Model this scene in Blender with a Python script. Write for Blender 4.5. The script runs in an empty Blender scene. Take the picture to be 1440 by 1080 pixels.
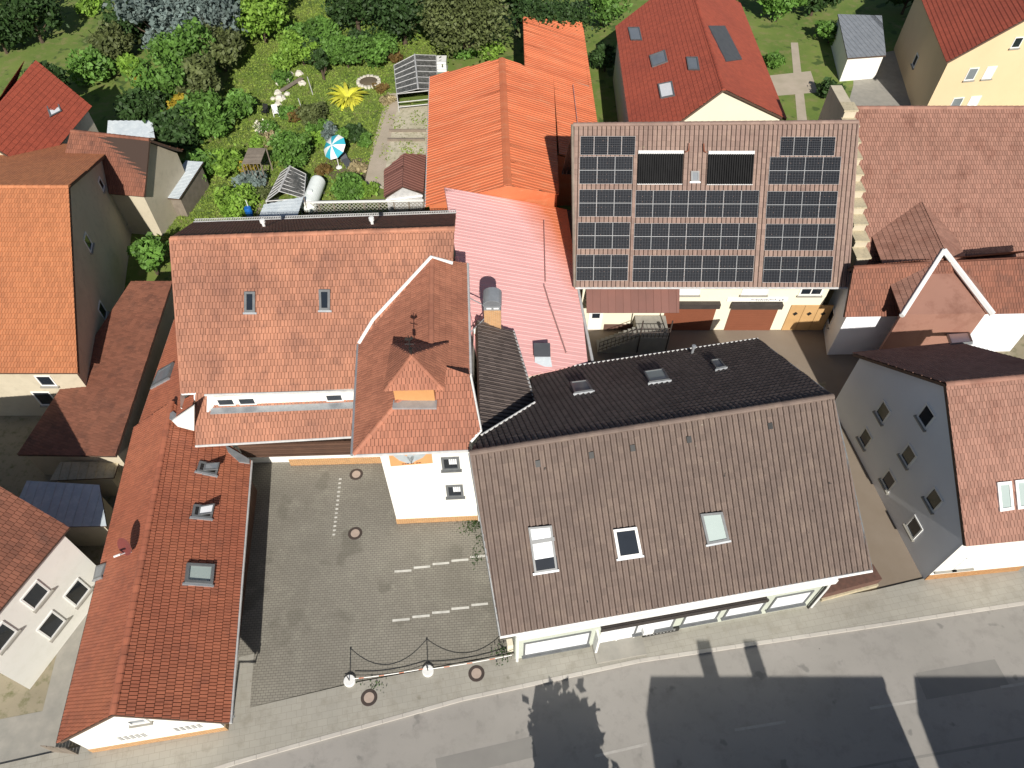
import bpy, math, random
import numpy as np
from mathutils import Vector
rs = random.Random(7)
RNG = np.random.default_rng(5)
SC = bpy.context.scene
COL = SC.collection

# ------------------------------------------------------------------ camera, sky, sun
F, TH, CH = 998.0, math.radians(51), 38.0
cam = bpy.data.cameras.new('camera'); cam.lens = F/1440*36; cam.sensor_width = 36; cam.clip_end = 2000
co = bpy.data.objects.new('camera', cam); COL.objects.link(co)
co.location = (0, 0, CH); co.rotation_euler = (math.pi/2-TH, 0, 0); SC.camera = co
EL, AZ = math.radians(35), math.radians(-6.5)
sd = Vector((math.sin(AZ)*math.cos(EL), math.cos(AZ)*math.cos(EL), -math.sin(EL)))
w = bpy.data.worlds.new('World'); SC.world = w; w.use_nodes = True
nt = w.node_tree; sky = nt.nodes.new('ShaderNodeTexSky'); sky.sky_type = 'NISHITA'; sky.sun_disc = False
sky.sun_elevation = EL; sky.sun_rotation = math.atan2(-sd.x, -sd.y)
bg = nt.nodes['Background']; nt.links.new(sky.outputs[0], bg.inputs[0]); bg.inputs[1].default_value = 0.055
sl = bpy.data.lights.new('sun', 'SUN'); sl.energy = 5.0; sl.angle = math.radians(0.5); sl.color = (1, .95, .87)
so = bpy.data.objects.new('sun', sl); COL.objects.link(so); so.rotation_euler = sd.to_track_quat('-Z', 'Y').to_euler()
SC.view_settings.view_transform = 'Standard'; SC.view_settings.look = 'None'
SC.view_settings.exposure = 0.2; SC.view_settings.gamma = 1

# ------------------------------------------------------------------ geometry helpers
A = lambda *v: np.array(v, float)
_c, _s = math.cos(TH), math.sin(TH)
def ray(x, y):
    u, v = (x-720)/F, (y-540)/F
    return A(u, _c-v*_s, -(_s+v*_c))
def px(x, y, h=0.0):
    r = ray(x, y); return A(0, 0, CH)+r*((CH-h)/-r[2])
def plane(a, b, c):
    n = np.cross(b-a, c-a); n /= np.linalg.norm(n)
    return (a, n if n[2] > 0 else -n)
def pp(x, y, pl):
    r = ray(x, y); o = A(0, 0, CH); t = np.dot(pl[0]-o, pl[1])/np.dot(r, pl[1]); return o+r*t
def py(x, y, Y):
    r = ray(x, y); return A(0, 0, CH)+r*(Y/r[1])
def unit(v): return v/np.linalg.norm(v)
def zat(pl, x, y): return pl[0][2]-(pl[1][0]*(x-pl[0][0])+pl[1][1]*(y-pl[0][1]))/pl[1][2]

class MB:
    def __init__(s): s.v = []; s.f = []; s.m = []; s.r = []; s.uv = []
    def face(s, pts, m=0, r=.5, uv=None):
        b = len(s.v); s.v.extend(tuple(map(float, p)) for p in pts); s.f.append(tuple(range(b, b+len(pts))))
        s.m.append(m); s.r.append(r); s.uv.append(uv or [(0, 0)]*len(pts))
    def box(s, o, ax, ay, az, m=0, r=.5):
        o, ax, ay, az = map(np.asarray, (o, ax, ay, az))
        if np.dot(np.cross(ax, ay), az) < 0: ax, ay = ay, ax
        p = [o, o+ax, o+ax+ay, o+ay, o+az, o+ax+az, o+ax+ay+az, o+ay+az]
        for q in ((0, 3, 2, 1), (4, 5, 6, 7), (0, 1, 5, 4), (1, 2, 6, 5), (2, 3, 7, 6), (3, 0, 4, 7)): s.face([p[i] for i in q], m, r)
    def abox(s, x0, x1, y0, y1, z0, z1, m=0, r=.5): s.box(A(x0, y0, z0), A(x1-x0, 0, 0), A(0, y1-y0, 0), A(0, 0, z1-z0), m, r)
    def prism(s, poly, d, m=0, mside=None, mtop=None, r=.5):
        poly = [np.asarray(p, float) for p in poly]; d = np.asarray(d, float)
        nn = sum(np.cross(poly[i]-poly[0], poly[i+1]-poly[0]) for i in range(1, len(poly)-1))
        if np.dot(nn, d) > 0: poly = poly[::-1]
        t = [p+d for p in poly]; n = len(poly)
        s.face(poly, m if mtop is None else mtop, r); s.face(t[::-1], m, r)
        for i in range(n):
            j = (i+1) % n; s.face([poly[j], poly[i], t[i], t[j]], m if mside is None else mside, r)
    def tube(s, pts, rad, m=0, n=6, cap=True, r=.5):
        pts = [np.asarray(p, float) for p in pts]; rads = rad if hasattr(rad, '__len__') else [rad]*len(pts); rings = []
        for i, p in enumerate(pts):
            d = unit(pts[min(i+1, len(pts)-1)]-pts[max(i-1, 0)])
            a = unit(np.cross(d, A(0, 0, 1) if abs(d[2]) < .9 else A(1, 0, 0))); b = np.cross(d, a)
            rings.append([p+rads[i]*(math.cos(k*2*math.pi/n)*a+math.sin(k*2*math.pi/n)*b) for k in range(n)])
        for i in range(len(rings)-1):
            for k in range(n): s.face([rings[i][k], rings[i+1][k], rings[i+1][(k+1) % n], rings[i][(k+1) % n]], m, r)
        if cap: s.face(rings[0], m, r); s.face(rings[-1][::-1], m, r)
    def lathe(s, c, prof, m=0, n=20, r=.5):
        c = np.asarray(c, float); R = [[c+A(q*math.cos(k*2*math.pi/n), q*math.sin(k*2*math.pi/n), z) for k in range(n)] for q, z in prof]
        for i in range(len(R)-1):
            for k in range(n): s.face([R[i][k], R[i][(k+1) % n], R[i+1][(k+1) % n], R[i+1][k]], m, r)
    def build(s, name, mats, parent=None):
        off = np.zeros(3); p = parent
        while p is not None: off += np.array(p.location); p = p.parent
        me = bpy.data.meshes.new(name); me.from_pydata([tuple(np.array(v)-off) for v in s.v], [], s.f)
        mats = mats if isinstance(mats, (list, tuple)) else [mats]
        for m_ in mats: me.materials.append(m_)
        me.polygons.foreach_set('material_index', np.array(s.m, dtype=np.int32))
        me.attributes.new('rnd', 'FLOAT', 'FACE').data.foreach_set('value', np.array(s.r, dtype=np.float32))
        if any(u[0] != (0, 0) or len(u) > 1 and u[1] != (0, 0) for u in s.uv):
            ul = me.uv_layers.new(name='UVMap'); ul.data.foreach_set('uv', np.array([c for u in s.uv for t in u for c in t], dtype=np.float32))
        me.update(); o = bpy.data.objects.new(name, me); COL.objects.link(o)
        if parent is not None: o.parent = parent
        return o

def tag(o, label=None, cat=None, group=None, kind=None):
    if label: o['label'] = label
    if cat: o['category'] = cat
    if group: o['group'] = group
    if kind: o['kind'] = kind
    return o
def thing(name, label, cat, loc, group=None):
    o = bpy.data.objects.new(name, None); COL.objects.link(o); o.location = tuple(map(float, loc)); o.empty_display_size = .2
    return tag(o, label, cat, group)
def dup(root, loc, label, rz=None):
    r = root.copy(); COL.objects.link(r); r.location = tuple(map(float, loc)); r['label'] = label
    if rz is not None: r.rotation_euler = (0, 0, rz)
    for ch in list(root.children):
        c = ch.copy(); COL.objects.link(c); c.parent = r
        for g in list(ch.children):
            d = g.copy(); COL.objects.link(d); d.parent = c
    return r

# ------------------------------------------------------------------ materials
def srgb(r, g, b):
    f = lambda c: c/12.92 if c <= .04045 else ((c+.055)/1.055)**2.4
    return (f(r/255), f(g/255), f(b/255), 1)
def mk(name, c1, c2=None, scale=.5, rough=.8, bump=0., bscale=30, c3=None, rnd=0., spots=None, metal=0., spec=.5, transl=0., stretch=None):
    m = bpy.data.materials.new(name); m.use_nodes = True; t = m.node_tree; N = t.nodes; L = t.links; b = N['Principled BSDF']
    b.inputs['Roughness'].default_value = rough; b.inputs['Metallic'].default_value = metal; b.inputs['Specular IOR Level'].default_value = spec
    c4 = lambda c: tuple(c)+(1,) if len(c) == 3 else c
    c1 = c4(c1); c2 = c4(c2) if c2 else c1
    tc = N.new('ShaderNodeTexCoord'); vec = tc.outputs['Object']
    if stretch:
        mp = N.new('ShaderNodeMapping'); mp.inputs['Scale'].default_value = stretch; L.new(vec, mp.inputs[0]); vec = mp.outputs[0]
    def noise(sc, det=5, ro=.6):
        n = N.new('ShaderNodeTexNoise'); n.inputs['Scale'].default_value = sc; n.inputs['Detail'].default_value = det; n.inputs['Roughness'].default_value = ro
        L.new(vec, n.inputs['Vector']); return n.outputs[0]
    def ramp(src, a, bb):
        r = N.new('ShaderNodeMapRange'); r.inputs[1].default_value = a; r.inputs[2].default_value = bb; L.new(src, r.inputs[0]); return r.outputs[0]
    def mix(fac, a, bb):
        x = N.new('ShaderNodeMix'); x.data_type = 'RGBA'
        for sck, val in ((x.inputs[0], fac), (x.inputs[6], a), (x.inputs[7], bb)):
            if hasattr(val, 'is_linked'): L.new(val, sck)
            else: sck.default_value = val
        return x.outputs[2]
    col = mix(ramp(noise(scale), .32, .68), c1, c2)
    if c3: col = mix(ramp(noise(scale*3.7, 6, .7), .5, .72), col, c4(c3))
    if rnd:
        at = N.new('ShaderNodeAttribute'); at.attribute_name = 'rnd'
        hv = N.new('ShaderNodeHueSaturation'); vr = N.new('ShaderNodeMapRange'); L.new(at.outputs['Fac'], vr.inputs[0]); vr.clamp = False
        vr.inputs[3].default_value = 1-rnd; vr.inputs[4].default_value = 1+rnd; L.new(vr.outputs[0], hv.inputs['Value']); L.new(col, hv.inputs['Color']); col = hv.outputs[0]
    for sp in (spots or []):
        col = mix(ramp(noise(sp[1], 3, .5), sp[2], sp[2]+.05), col, c4(sp[0]))
    L.new(col, b.inputs['Base Color'])
    if bump:
        bn = N.new('ShaderNodeBump'); bn.inputs['Strength'].default_value = bump; bn.inputs['Distance'].default_value = .02; L.new(noise(bscale, 4, .6), bn.inputs['Height']); L.new(bn.outputs[0], b.inputs['Normal'])
    if transl:
        tr = N.new('ShaderNodeBsdfTranslucent'); L.new(col, tr.inputs[0]); ms = N.new('ShaderNodeMixShader'); ms.inputs[0].default_value = transl
        L.new(b.outputs[0], ms.inputs[1]); L.new(tr.outputs[0], ms.inputs[2]); L.new(ms.outputs[0], N['Material Output'].inputs[0])
    m['col'] = 1; m_col[name] = (m, col, b, N, L, mix, ramp, noise, vec); return m
m_col = {}

M = {}
M['tile_red'] = mk('tile_red', (.36, .115, .065), (.42, .145, .078), .25, .62, .3, 40, c3=(.29, .10, .06), rnd=.11, spots=[((.12, .07, .045), 3.6, .76)])
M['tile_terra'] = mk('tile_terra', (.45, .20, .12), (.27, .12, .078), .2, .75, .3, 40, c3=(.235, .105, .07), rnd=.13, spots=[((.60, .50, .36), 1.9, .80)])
M['tile_tower'] = mk('tile_tower', (.43, .175, .105), (.29, .115, .072), .28, .75, .3, 40, c3=(.30, .115, .07), rnd=.13)
M['tile_brown'] = mk('tile_brown', (.135, .098, .082), (.168, .122, .10), .3, .72, .3, 40, c3=(.195, .145, .115), rnd=.11, spots=[((.30, .26, .20), 3.2, .74), ((.03, .024, .02), 2.9, .72)])
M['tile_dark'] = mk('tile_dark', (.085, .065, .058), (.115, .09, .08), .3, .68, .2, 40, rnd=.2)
M['tile_solar'] = mk('tile_solar', (.22, .145, .12), (.27, .185, .15), .4, .75, .3, 40, c3=(.30, .21, .165), rnd=.12, spots=[((.34, .28, .2), 2.2, .74)])
M['tile_orange'] = mk('tile_orange', (.52, .20, .085), (.44, .165, .075), .2, .75, .3, 40, rnd=.12)
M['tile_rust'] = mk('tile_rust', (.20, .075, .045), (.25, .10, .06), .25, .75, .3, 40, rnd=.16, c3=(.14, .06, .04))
M['tile_salmon'] = mk('tile_salmon', (.33, .17, .125), (.28, .145, .105), .2, .75, .3, 40, rnd=.14, c3=(.22, .1, .07))
M['tile_coral'] = mk('tile_coral', (.36, .075, .04), (.30, .062, .035), .2, .7, .3, 40, rnd=.12)
M['under'] = mk('under', (.05, .03, .022), rough=.9)
M['timber'] = mk('timber', (.12, .07, .045), (.08, .05, .035), 2, .8, rnd=.1, stretch=(1, 1, 6))
M['metal_orange'] = mk('metal_orange', (.65, .19, .08), (.50, .135, .056), .35, .55, .05, 8, rnd=.07, c3=(.58, .22, .11), stretch=(.25, 1.6, 1))
M['zinc'] = mk('zinc', (.42, .44, .46), (.32, .34, .36), 2, .45, .05, 20, metal=.4)
M['gutter_grey'] = mk('gutter_grey', (.55, .55, .54), (.42, .42, .42), 3, .5)
M['white_paint'] = mk('white_paint', (.80, .80, .78), (.74, .74, .72), .8, .7)
M['render_white'] = mk('render_white', (.82, .81, .76), (.78, .77, .72), .3, .9, .15, 60, c3=(.74, .73, .67))
M['render_cream'] = mk('render_cream', (.80, .74, .58), (.76, .70, .55), .3, .9, .15, 60)
M['render_beige'] = mk('render_beige', (.56, .50, .38), (.50, .44, .33), .4, .9, .2, 40, c3=(.45, .40, .30))
M['render_grey'] = mk('render_grey', (.78, .80, .84), (.72, .74, .78), .3, .9, .15, 50)
M['render_yellow'] = mk('render_yellow', (.70, .54, .34), (.66, .50, .31), .3, .9, .15, 50)
M['tile_wall'] = mk('tile_wall', (.54, .58, .50), (.49, .52, .45), .6, .7, .1, 40, rnd=.06)
M['plinth'] = mk('plinth', (.42, .22, .09), (.30, .15, .06), 5, .85, .5, 14, c3=(.55, .34, .16))
M['brick_red'] = mk('brick_red', (.15, .075, .055), (.10, .055, .042), 4, .9, .4, 12)
M['glass'] = mk('glass', (.012, .016, .022), (.02, .026, .035), .6, .06, spec=.7)
M['glass_pale'] = mk('glass_pale', (.36, .43, .41), (.40, .47, .45), .5, .25, spec=.6)
M['glass_sky'] = mk('glass_sky', (.16, .18, .20), (.22, .24, .26), .8, .12, spec=.7)
M['blind'] = mk('blind', (.80, .82, .84), (.74, .76, .78), 2.5, .6)
M['frame_grey'] = mk('frame_grey', (.16, .17, .175), (.12, .125, .13), 3, .45)
M['black'] = mk('black', (.012, .012, .012), (.02, .02, .02), 1, .5)
M['black_gloss'] = mk('black_gloss', (.006, .006, .007), (.012, .012, .013), 1, .6, spec=.12)
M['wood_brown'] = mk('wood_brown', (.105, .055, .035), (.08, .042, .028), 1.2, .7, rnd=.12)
M['wood_light'] = mk('wood_light', (.52, .32, .14), (.46, .28, .12), 1.2, .7, rnd=.1)
M['shutter_brown'] = mk('shutter_brown', (.22, .075, .04), (.20, .068, .036), 1, .5)
M['canopy_brown'] = mk('canopy_brown', (.20, .085, .065), (.17, .075, .058), .6, .55, rnd=.08)
M['wood_grey'] = mk('wood_grey', (.24, .20, .16), (.17, .14, .11), 2, .9, rnd=.15)
M['concrete'] = mk('concrete', (.34, .32, .28), (.27, .26, .23), 1.5, .9, .2, 40)
M['sandstone'] = mk('sandstone', (.55, .47, .32), (.42, .37, .26), 1.6, .9, .3, 20, c3=(.32, .27, .18))
M['iron'] = mk('iron', (.07, .05, .042), (.05, .038, .032), 4, .7)
M['lid'] = mk('lid', (.44, .35, .29), (.38, .30, .25), 4, .85)
M['tank'] = mk('tank', (.85, .90, .87), (.80, .85, .82), .8, .45, c3=(.74, .79, .75), spots=[((.28, .30, .27), 1.7, .72)])
M['poly_grey'] = mk('poly_grey', (.06, .06, .057), (.13, .13, .12), 1.1, .5, c3=(.28, .27, .25))
M['corr'] = mk('corr', (.50, .55, .58), (.40, .45, .49), .8, .45, c3=(.58, .62, .64))
M['teal'] = mk('teal', (.03, .36, .46), (.035, .40, .5), 1, .7)
M['blue'] = mk('blue', (.01, .11, .42), (.012, .13, .46), 1, .45)
M['plastic_white'] = mk('plastic_white', (.8, .8, .78), rough=.5)
M['dark_grey'] = mk('dark_grey', (.07, .075, .085), (.09, .095, .105), 2, .7)
M['dish'] = mk('dish', (.16, .035, .03), (.14, .03, .028), 2, .5)
M['brick_orange'] = mk('brick_orange', (.52, .27, .11), (.46, .23, .09), 3, .85, .3, 20)
M['fascia'] = mk('fascia', (.56, .28, .11), (.52, .26, .10), 2, .7)
M['tape_red'] = mk('tape_red', (.60, .22, .13), rough=.6)
M['trunk'] = mk('trunk', (.10, .07, .045), (.06, .042, .03), 4, .95, .5, 12)
for nm, a, b_, tr in (('leaf', (0.095, 0.199, 0.034), (0.147, 0.293, 0.048), .3), ('leaf_dark', (.028, .065, .015), (.048, .10, .022), .25), ('leaf_olive', (0.095, 0.121, 0.038), (0.135, 0.162, 0.054), .25),
                      ('leaf_lime', (0.182, 0.338, 0.039), (0.247, 0.390, 0.058), .3), ('leaf_blue', (0.128, 0.178, 0.162), (0.187, 0.238, 0.221), .2), ('leaf_yellow', (.62, .62, .05), (.72, .68, .09), .3),
                      ('leaf_rust', (.16, .11, .03), (.20, .12, .035), .25), ('leaf_gold', (.33, .25, .02), (.38, .28, .025), .25), ('straw', (.30, .25, .13), (.38, .31, .17), .2), ('petal', (.8, .78, .6), (.85, .8, .7), .2)):
    M[nm] = mk(nm, a, b_, .9, .65, rnd=.32, transl=tr)
M['grass'] = mk('grass', (.095, .16, .024), (.17, .22, .045), .22, .95, .6, 9, c3=(.23, .20, .085), spots=[((.06, .10, .018), .55, .60)])
M['blade'] = mk('blade', (.17, .27, .032), (.24, .31, .055), .3, .8, rnd=.35, transl=.25)
M['dirt'] = mk('dirt', (.26, .225, .155), (.31, .27, .19), .5, .95, .4, 12, c3=(.12, .125, .05))
M['gravel'] = mk('gravel', (.56, .51, .40), (.44, .41, .29), .7, .95, .6, 14, c3=(.15, .16, .065))
M['soil'] = mk('soil', (.11, .085, .055), (.15, .12, .075), .8, .95, .5, 12)
M['path_concrete'] = mk('path_concrete', (.46, .39, .31), (.38, .33, .25), .7, .95, .3, 20)
M['asphalt'] = mk('asphalt', (.29, .275, .25), (.33, .31, .285), .25, .9, .3, 60, c3=(.25, .235, .215), spots=[((.21, .20, .185), .9, .66), ((.16, .15, .14), 2.3, .75)])
M['pavement'] = mk('pavement', (.38, .35, .285), (.33, .305, .25), .3, .9, .2, 50, c3=(.27, .25, .205), spots=[((.22, .205, .165), 1.4, .70)])
M['kerb'] = mk('kerb', (.52, .49, .44), (.45, .42, .38), 1, .9, .2, 40)
M['lane'] = mk('lane', (.22, .175, .13), (.25, .205, .16), .4, .95, .3, 40)
M['paint'] = mk('paint', (.66, .65, .60), (.48, .47, .43), 3, .8)
M['worn_paint'] = mk('worn_paint', (.42, .40, .37), (.34, .32, .295), 3, .9)
M['asphalt_new'] = mk('asphalt_new', (.22, .21, .195), (.25, .24, .22), .6, .9, .3, 60)
M['stone'] = mk('stone', (.68, .64, .56), (.52, .48, .40), 2, .9, .3, 8)

def brickify(name, base, sx, sy, rot, mortar, offs=.5, ms=.012, amt=.5):
    """lay a paving / masonry course pattern over an existing material (real joints of the surface)"""
    m = mk(name, *base[0], **base[1]); _, col, b, N, L, mix, ramp, noise, vec = m_col[name]
    mp = N.new('ShaderNodeMapping'); mp.inputs['Rotation'].default_value = rot; L.new(vec, mp.inputs[0])
    br = N.new('ShaderNodeTexBrick'); br.offset = offs; br.inputs['Scale'].default_value = 1; br.inputs['Brick Width'].default_value = sx; br.inputs['Row Height'].default_value = sy
    br.inputs['Mortar Size'].default_value = ms; br.inputs['Mortar Smooth'].default_value = .3; br.inputs['Bias'].default_value = 0
    br.inputs[1].default_value = (.72, .72, .72, 1); br.inputs[2].default_value = (1.25, 1.25, 1.25, 1); br.inputs[3].default_value = (1, 1, 1, 1)
    L.new(mp.outputs[0], br.inputs['Vector'])
    mu = N.new('ShaderNodeMix'); mu.data_type = 'RGBA'; mu.blend_type = 'MULTIPLY'; mu.inputs[0].default_value = amt; L.new(col, mu.inputs[6]); L.new(br.outputs[0], mu.inputs[7])
    c = mix(br.outputs[1], mu.outputs[2], tuple(mortar)+(1,)); L.new(c, b.inputs['Base Color']); return m
M['paving'] = brickify('paving', (((.195, .180, .150), (.262, .244, .206)), dict(scale=.2, rough=.9, bump=.2, bscale=30, c3=(.28, .265, .22), spots=[((.34, .325, .27), 1.3, .72), ((.185, .172, .142), .45, .60)])), .25, .135, (0, 0, math.radians(-4)), (.095, .09, .072), ms=.011, amt=.2)
M['pavement'] = brickify('pavement_slabs', (((.37, .35, .30), (.32, .305, .265)), dict(scale=.3, rough=.9, bump=.2, bscale=50, c3=(.27, .25, .205), spots=[((.24, .222, .18), 1.4, .70)])), .5, .33, (0, 0, math.radians(-11)), (.27, .255, .215), ms=.01, amt=.12)
M['brick_plinth'] = brickify('brick_plinth', (((.45, .22, .08), (.33, .16, .06)), dict(scale=4, rough=.85, bump=.3, bscale=20)), .26, .09, (math.pi/2, 0, 0), (.55, .42, .25))

# pink hall roof: sun-bleached red paint, the part by the solar house has kept its colour
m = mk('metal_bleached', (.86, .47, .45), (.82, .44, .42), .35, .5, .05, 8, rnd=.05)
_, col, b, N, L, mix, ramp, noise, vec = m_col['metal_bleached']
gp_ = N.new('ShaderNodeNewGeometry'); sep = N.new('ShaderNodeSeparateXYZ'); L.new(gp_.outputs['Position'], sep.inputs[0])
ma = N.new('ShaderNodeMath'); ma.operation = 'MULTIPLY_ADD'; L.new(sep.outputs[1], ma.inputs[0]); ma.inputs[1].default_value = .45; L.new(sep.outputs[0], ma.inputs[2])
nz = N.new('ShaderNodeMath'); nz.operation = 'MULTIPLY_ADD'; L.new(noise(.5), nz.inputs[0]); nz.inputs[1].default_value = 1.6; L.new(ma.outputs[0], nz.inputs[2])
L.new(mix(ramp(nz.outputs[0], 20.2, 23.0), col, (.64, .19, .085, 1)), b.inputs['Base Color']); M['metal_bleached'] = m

# photovoltaic glass: dark cells with fine silver lines between them
m = mk('pv_glass', (.006, .007, .011), (.009, .011, .016), 1.5, .5, spec=.05)
_, col, b, N, L, mix, ramp, noise, vec = m_col['pv_glass']
uvn = N.new('ShaderNodeUVMap'); br = N.new('ShaderNodeTexBrick'); br.offset = 0; br.inputs['Scale'].default_value = 1
br.inputs['Brick Width'].default_value = 1/6; br.inputs['Row Height'].default_value = 1/10; br.inputs['Mortar Size'].default_value = .008; br.inputs['Mortar Smooth'].default_value = 0
L.new(uvn.outputs[0], br.inputs['Vector']); L.new(mix(br.outputs[1], col, (.06, .064, .072, 1)), b.inputs['Base Color']); M['pv_glass'] = m
M['box_brown'] = mk('box_brown', (.055, .045, .04), (.04, .033, .03), 2, .6)
M['pv_frame'] = mk('pv_frame', (.36, .37, .38), (.30, .31, .32), 3, .5)
M['rail_pink'] = mk('rail_pink', (.42, .25, .23), (.36, .21, .2), 1, .6)

# ------------------------------------------------------------------ roofs
PROF = {'flat': (.19, .36, True, [(.01, 0), (.017, .03), (.18, .03), (.187, 0)], .026, .008),
        'groove': (.158, .37, True, [(.03, 0), (.034, .042), (.15, .042), (.156, 0)], .028, .028),
        'pan': (.30, .35, False, [(.04, .012), (.07, .05), (.13, .055), (.19, .015), (.24, 0), (.295, .012)], .028, .004),
        'rib': (.36, 1e3, False, [(0, 0), (.26, 0), (.272, .05), (.345, .05), (.36, 0)], 0, 0), 'ribl': (.36, 1e3, False, [(0, 0), (.32, 0), (.332, -.018), (.348, -.018), (.36, 0)], 0, 0),
        'seam': (.52, 1e3, False, [(0, 0), (.49, 0), (.495, .04), (.515, .04), (.52, 0)], 0, 0),
        'corr': (.18, 1e3, False, [(0, 0), (.045, .02), (.09, .04), (.135, .02), (.18, 0)], 0, 0)}
def clip(poly, cp):
    for i in range(len(cp)):
        a, b = cp[i], cp[(i+1) % len(cp)]; ex, ey = b[0]-a[0], b[1]-a[1]; out = []; n = len(poly)
        if n < 3: return []
        ds = [ex*(p[1]-a[1])-ey*(p[0]-a[0]) for p in poly]
        for k in range(n):
            p, q, dp, dq = poly[k], poly[(k+1) % n], ds[k], ds[(k+1) % n]
            if dp >= 0: out.append(p)
            if (dp >= 0) != (dq >= 0):
                t = dp/(dp-dq); out.append(tuple(p[j]+t*(q[j]-p[j]) for j in range(3)))
        poly = out
    return poly if len(poly) >= 3 else []
def roof(name, parent, polys, eave, kind, mat, thick=.16, edge='timber', lift=.02, jit=.004, label=None):
    p0, q0 = np.asarray(eave[0], float), np.asarray(eave[1], float); pl = plane(*[np.asarray(p, float) for p in polys[0][:3]]); n = pl[1]; p0 = p0-n*np.dot(p0-pl[0], n); q0 = q0-n*np.dot(q0-pl[0], n)
    U = q0-p0; U = unit(U-n*np.dot(U, n)); V = np.cross(n, U)
    if V[2] < 0: U = -U; V = -V
    w_, c_, bond, prof, tilt, gp = PROF[kind]; mb = MB()
    for poly in polys:
        poly = [np.asarray(p, float) for p in poly]
        mb.prism(poly, -n*thick, 1, mside=2, mtop=1)
        cp = [(float(np.dot(p-p0, U)), float(np.dot(p-p0, V))) for p in poly]
        ar = sum(cp[i][0]*cp[(i+1) % len(cp)][1]-cp[(i+1) % len(cp)][0]*cp[i][1] for i in range(len(cp)))
        if ar < 0: cp = cp[::-1]
        u0, u1 = min(p[0] for p in cp), max(p[0] for p in cp); v0, v1 = min(p[1] for p in cp), max(p[1] for p in cp)
        c = c_ if c_ < 100 else v1-v0+.02; r0 = math.floor(v0/c_) if c_ < 100 else 0; nr = int(math.ceil((v1-v0)/c))+1 if c_ < 100 else 1
        inside = lambda u, v: all((cp[(i+1) % len(cp)][0]-cp[i][0])*(v-cp[i][1])-(cp[(i+1) % len(cp)][1]-cp[i][1])*(u-cp[i][0]) >= 0 for i in range(len(cp)))
        for r in range(r0, r0+nr+1):
            vb = r*c_ if c_ < 100 else v0-.01
            if vb > v1 or vb+c < v0: continue
            sh = w_/2 if (bond and r % 2) else 0
            for k in range(math.floor((u0-sh)/w_), math.ceil((u1-sh)/w_)+1):
                ub = k*w_+sh
                if ub > u1 or ub+w_ < u0: continue
                ins = [inside(ub+a*w_, vb+b_*c) for a in (0, 1) for b_ in (0, 1)]
                full = all(ins); rv = rs.random(); jz = rs.uniform(0, jit)
                fs = []
                for i in range(len(prof)-1):
                    (ua, za), (uc, zc) = prof[i], prof[i+1]
                    fs.append([(ub+ua, vb, za+tilt+jz), (ub+uc, vb, zc+tilt+jz), (ub+uc, vb+c-gp, zc), (ub+ua, vb+c-gp, za)])
                    if tilt: fs.append([(ub+ua, vb, za-.004), (ub+uc, vb, zc-.004), (ub+uc, vb, zc+tilt+jz), (ub+ua, vb, za+tilt+jz)])
                for f in fs:
                    if not full:
                        if tilt and f[0][1] == f[2][1]:
                            if not inside((f[0][0]+f[1][0])/2, f[0][1]+1e-6): continue
                        else: f = clip(f, cp)
                    if f: mb.face([p0+U*a+V*b_+n*(z+lift) for a, b_, z in f], 0, 2.6 if (kind == 'pan' and tilt and f[0][1] == f[2][1]) else rv)
    o = mb.build(name, [mat, M['under'], M[edge]], parent)
    if label: o['label'] = label
    return o
def ridge(name, parent, segs, mat, r=.13, L=.4):
    mb = MB()
    for p, q in segs:
        p, q = np.asarray(p, float), np.asarray(q, float); d = q-p; T = np.linalg.norm(d); d /= T; sd_ = unit(np.cross(d, A(0, 0, 1))); up = np.cross(sd_, d); n = max(1, int(T/L))
        for i in range(n):
            a, b_ = p+d*T*i/n, p+d*T*(i+1)/n+d*.03; rr = [(r*1.0, a), (r*1.16, b_)]; rv = rs.random()
            R = [[c+sd_*math.cos(t)*q_+up*(math.sin(t)*q_*.8-.02) for t in np.linspace(-.25, math.pi+.25, 8)] for q_, c in rr]
            for k in range(7): mb.face([R[0][k], R[0][k+1], R[1][k+1], R[1][k]], 0, rv)
            mb.face(R[1], 0, rv*.8)
    return mb.build(name, mat, parent)
def gutter(parent, p, q, mat='gutter_grey', r=.075):
    mb = MB(); mb.tube([p, q], r, 0, 8); return mb.build('gutter', M[mat], parent)
def strip(parent, name, pts, mat, r=.06):
    mb = MB(); mb.tube(pts, r, 0, 6); return mb.build(name, M[mat], parent)
def body(parent, foot, mat, name='wall', z0=0.0):
    """closed wall shell: foot = [(x, y, ztop)...]"""
    mb = MB(); n = len(foot); a = sum(foot[i][0]*foot[(i+1) % n][1]-foot[(i+1) % n][0]*foot[i][1] for i in range(n))
    if a < 0: foot = foot[::-1]
    for i in range(n):
        p, q = foot[i], foot[(i+1) % n]; mb.face([(p[0], p[1], z0), (q[0], q[1], z0), (q[0], q[1], q[2]), (p[0], p[1], p[2])])
    return mb.build(name, mat, parent)
def inset(q, d):
    out = []
    for i in range(4):
        p = q[i]; a = unit(q[(i+1) % 4]-p); b = unit(q[i-1]-p); out.append(p+a*d+b*d)
    return out
def ring(mb, q, n, wd, h0, h1, m=0):
    i_ = inset(q, wd)
    for k in range(4):
        j = (k+1) % 4; mb.prism([q[k]+n*h1, q[j]+n*h1, i_[j]+n*h1, i_[k]+n*h1], n*(h0-h1), m)
    return i_
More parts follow.
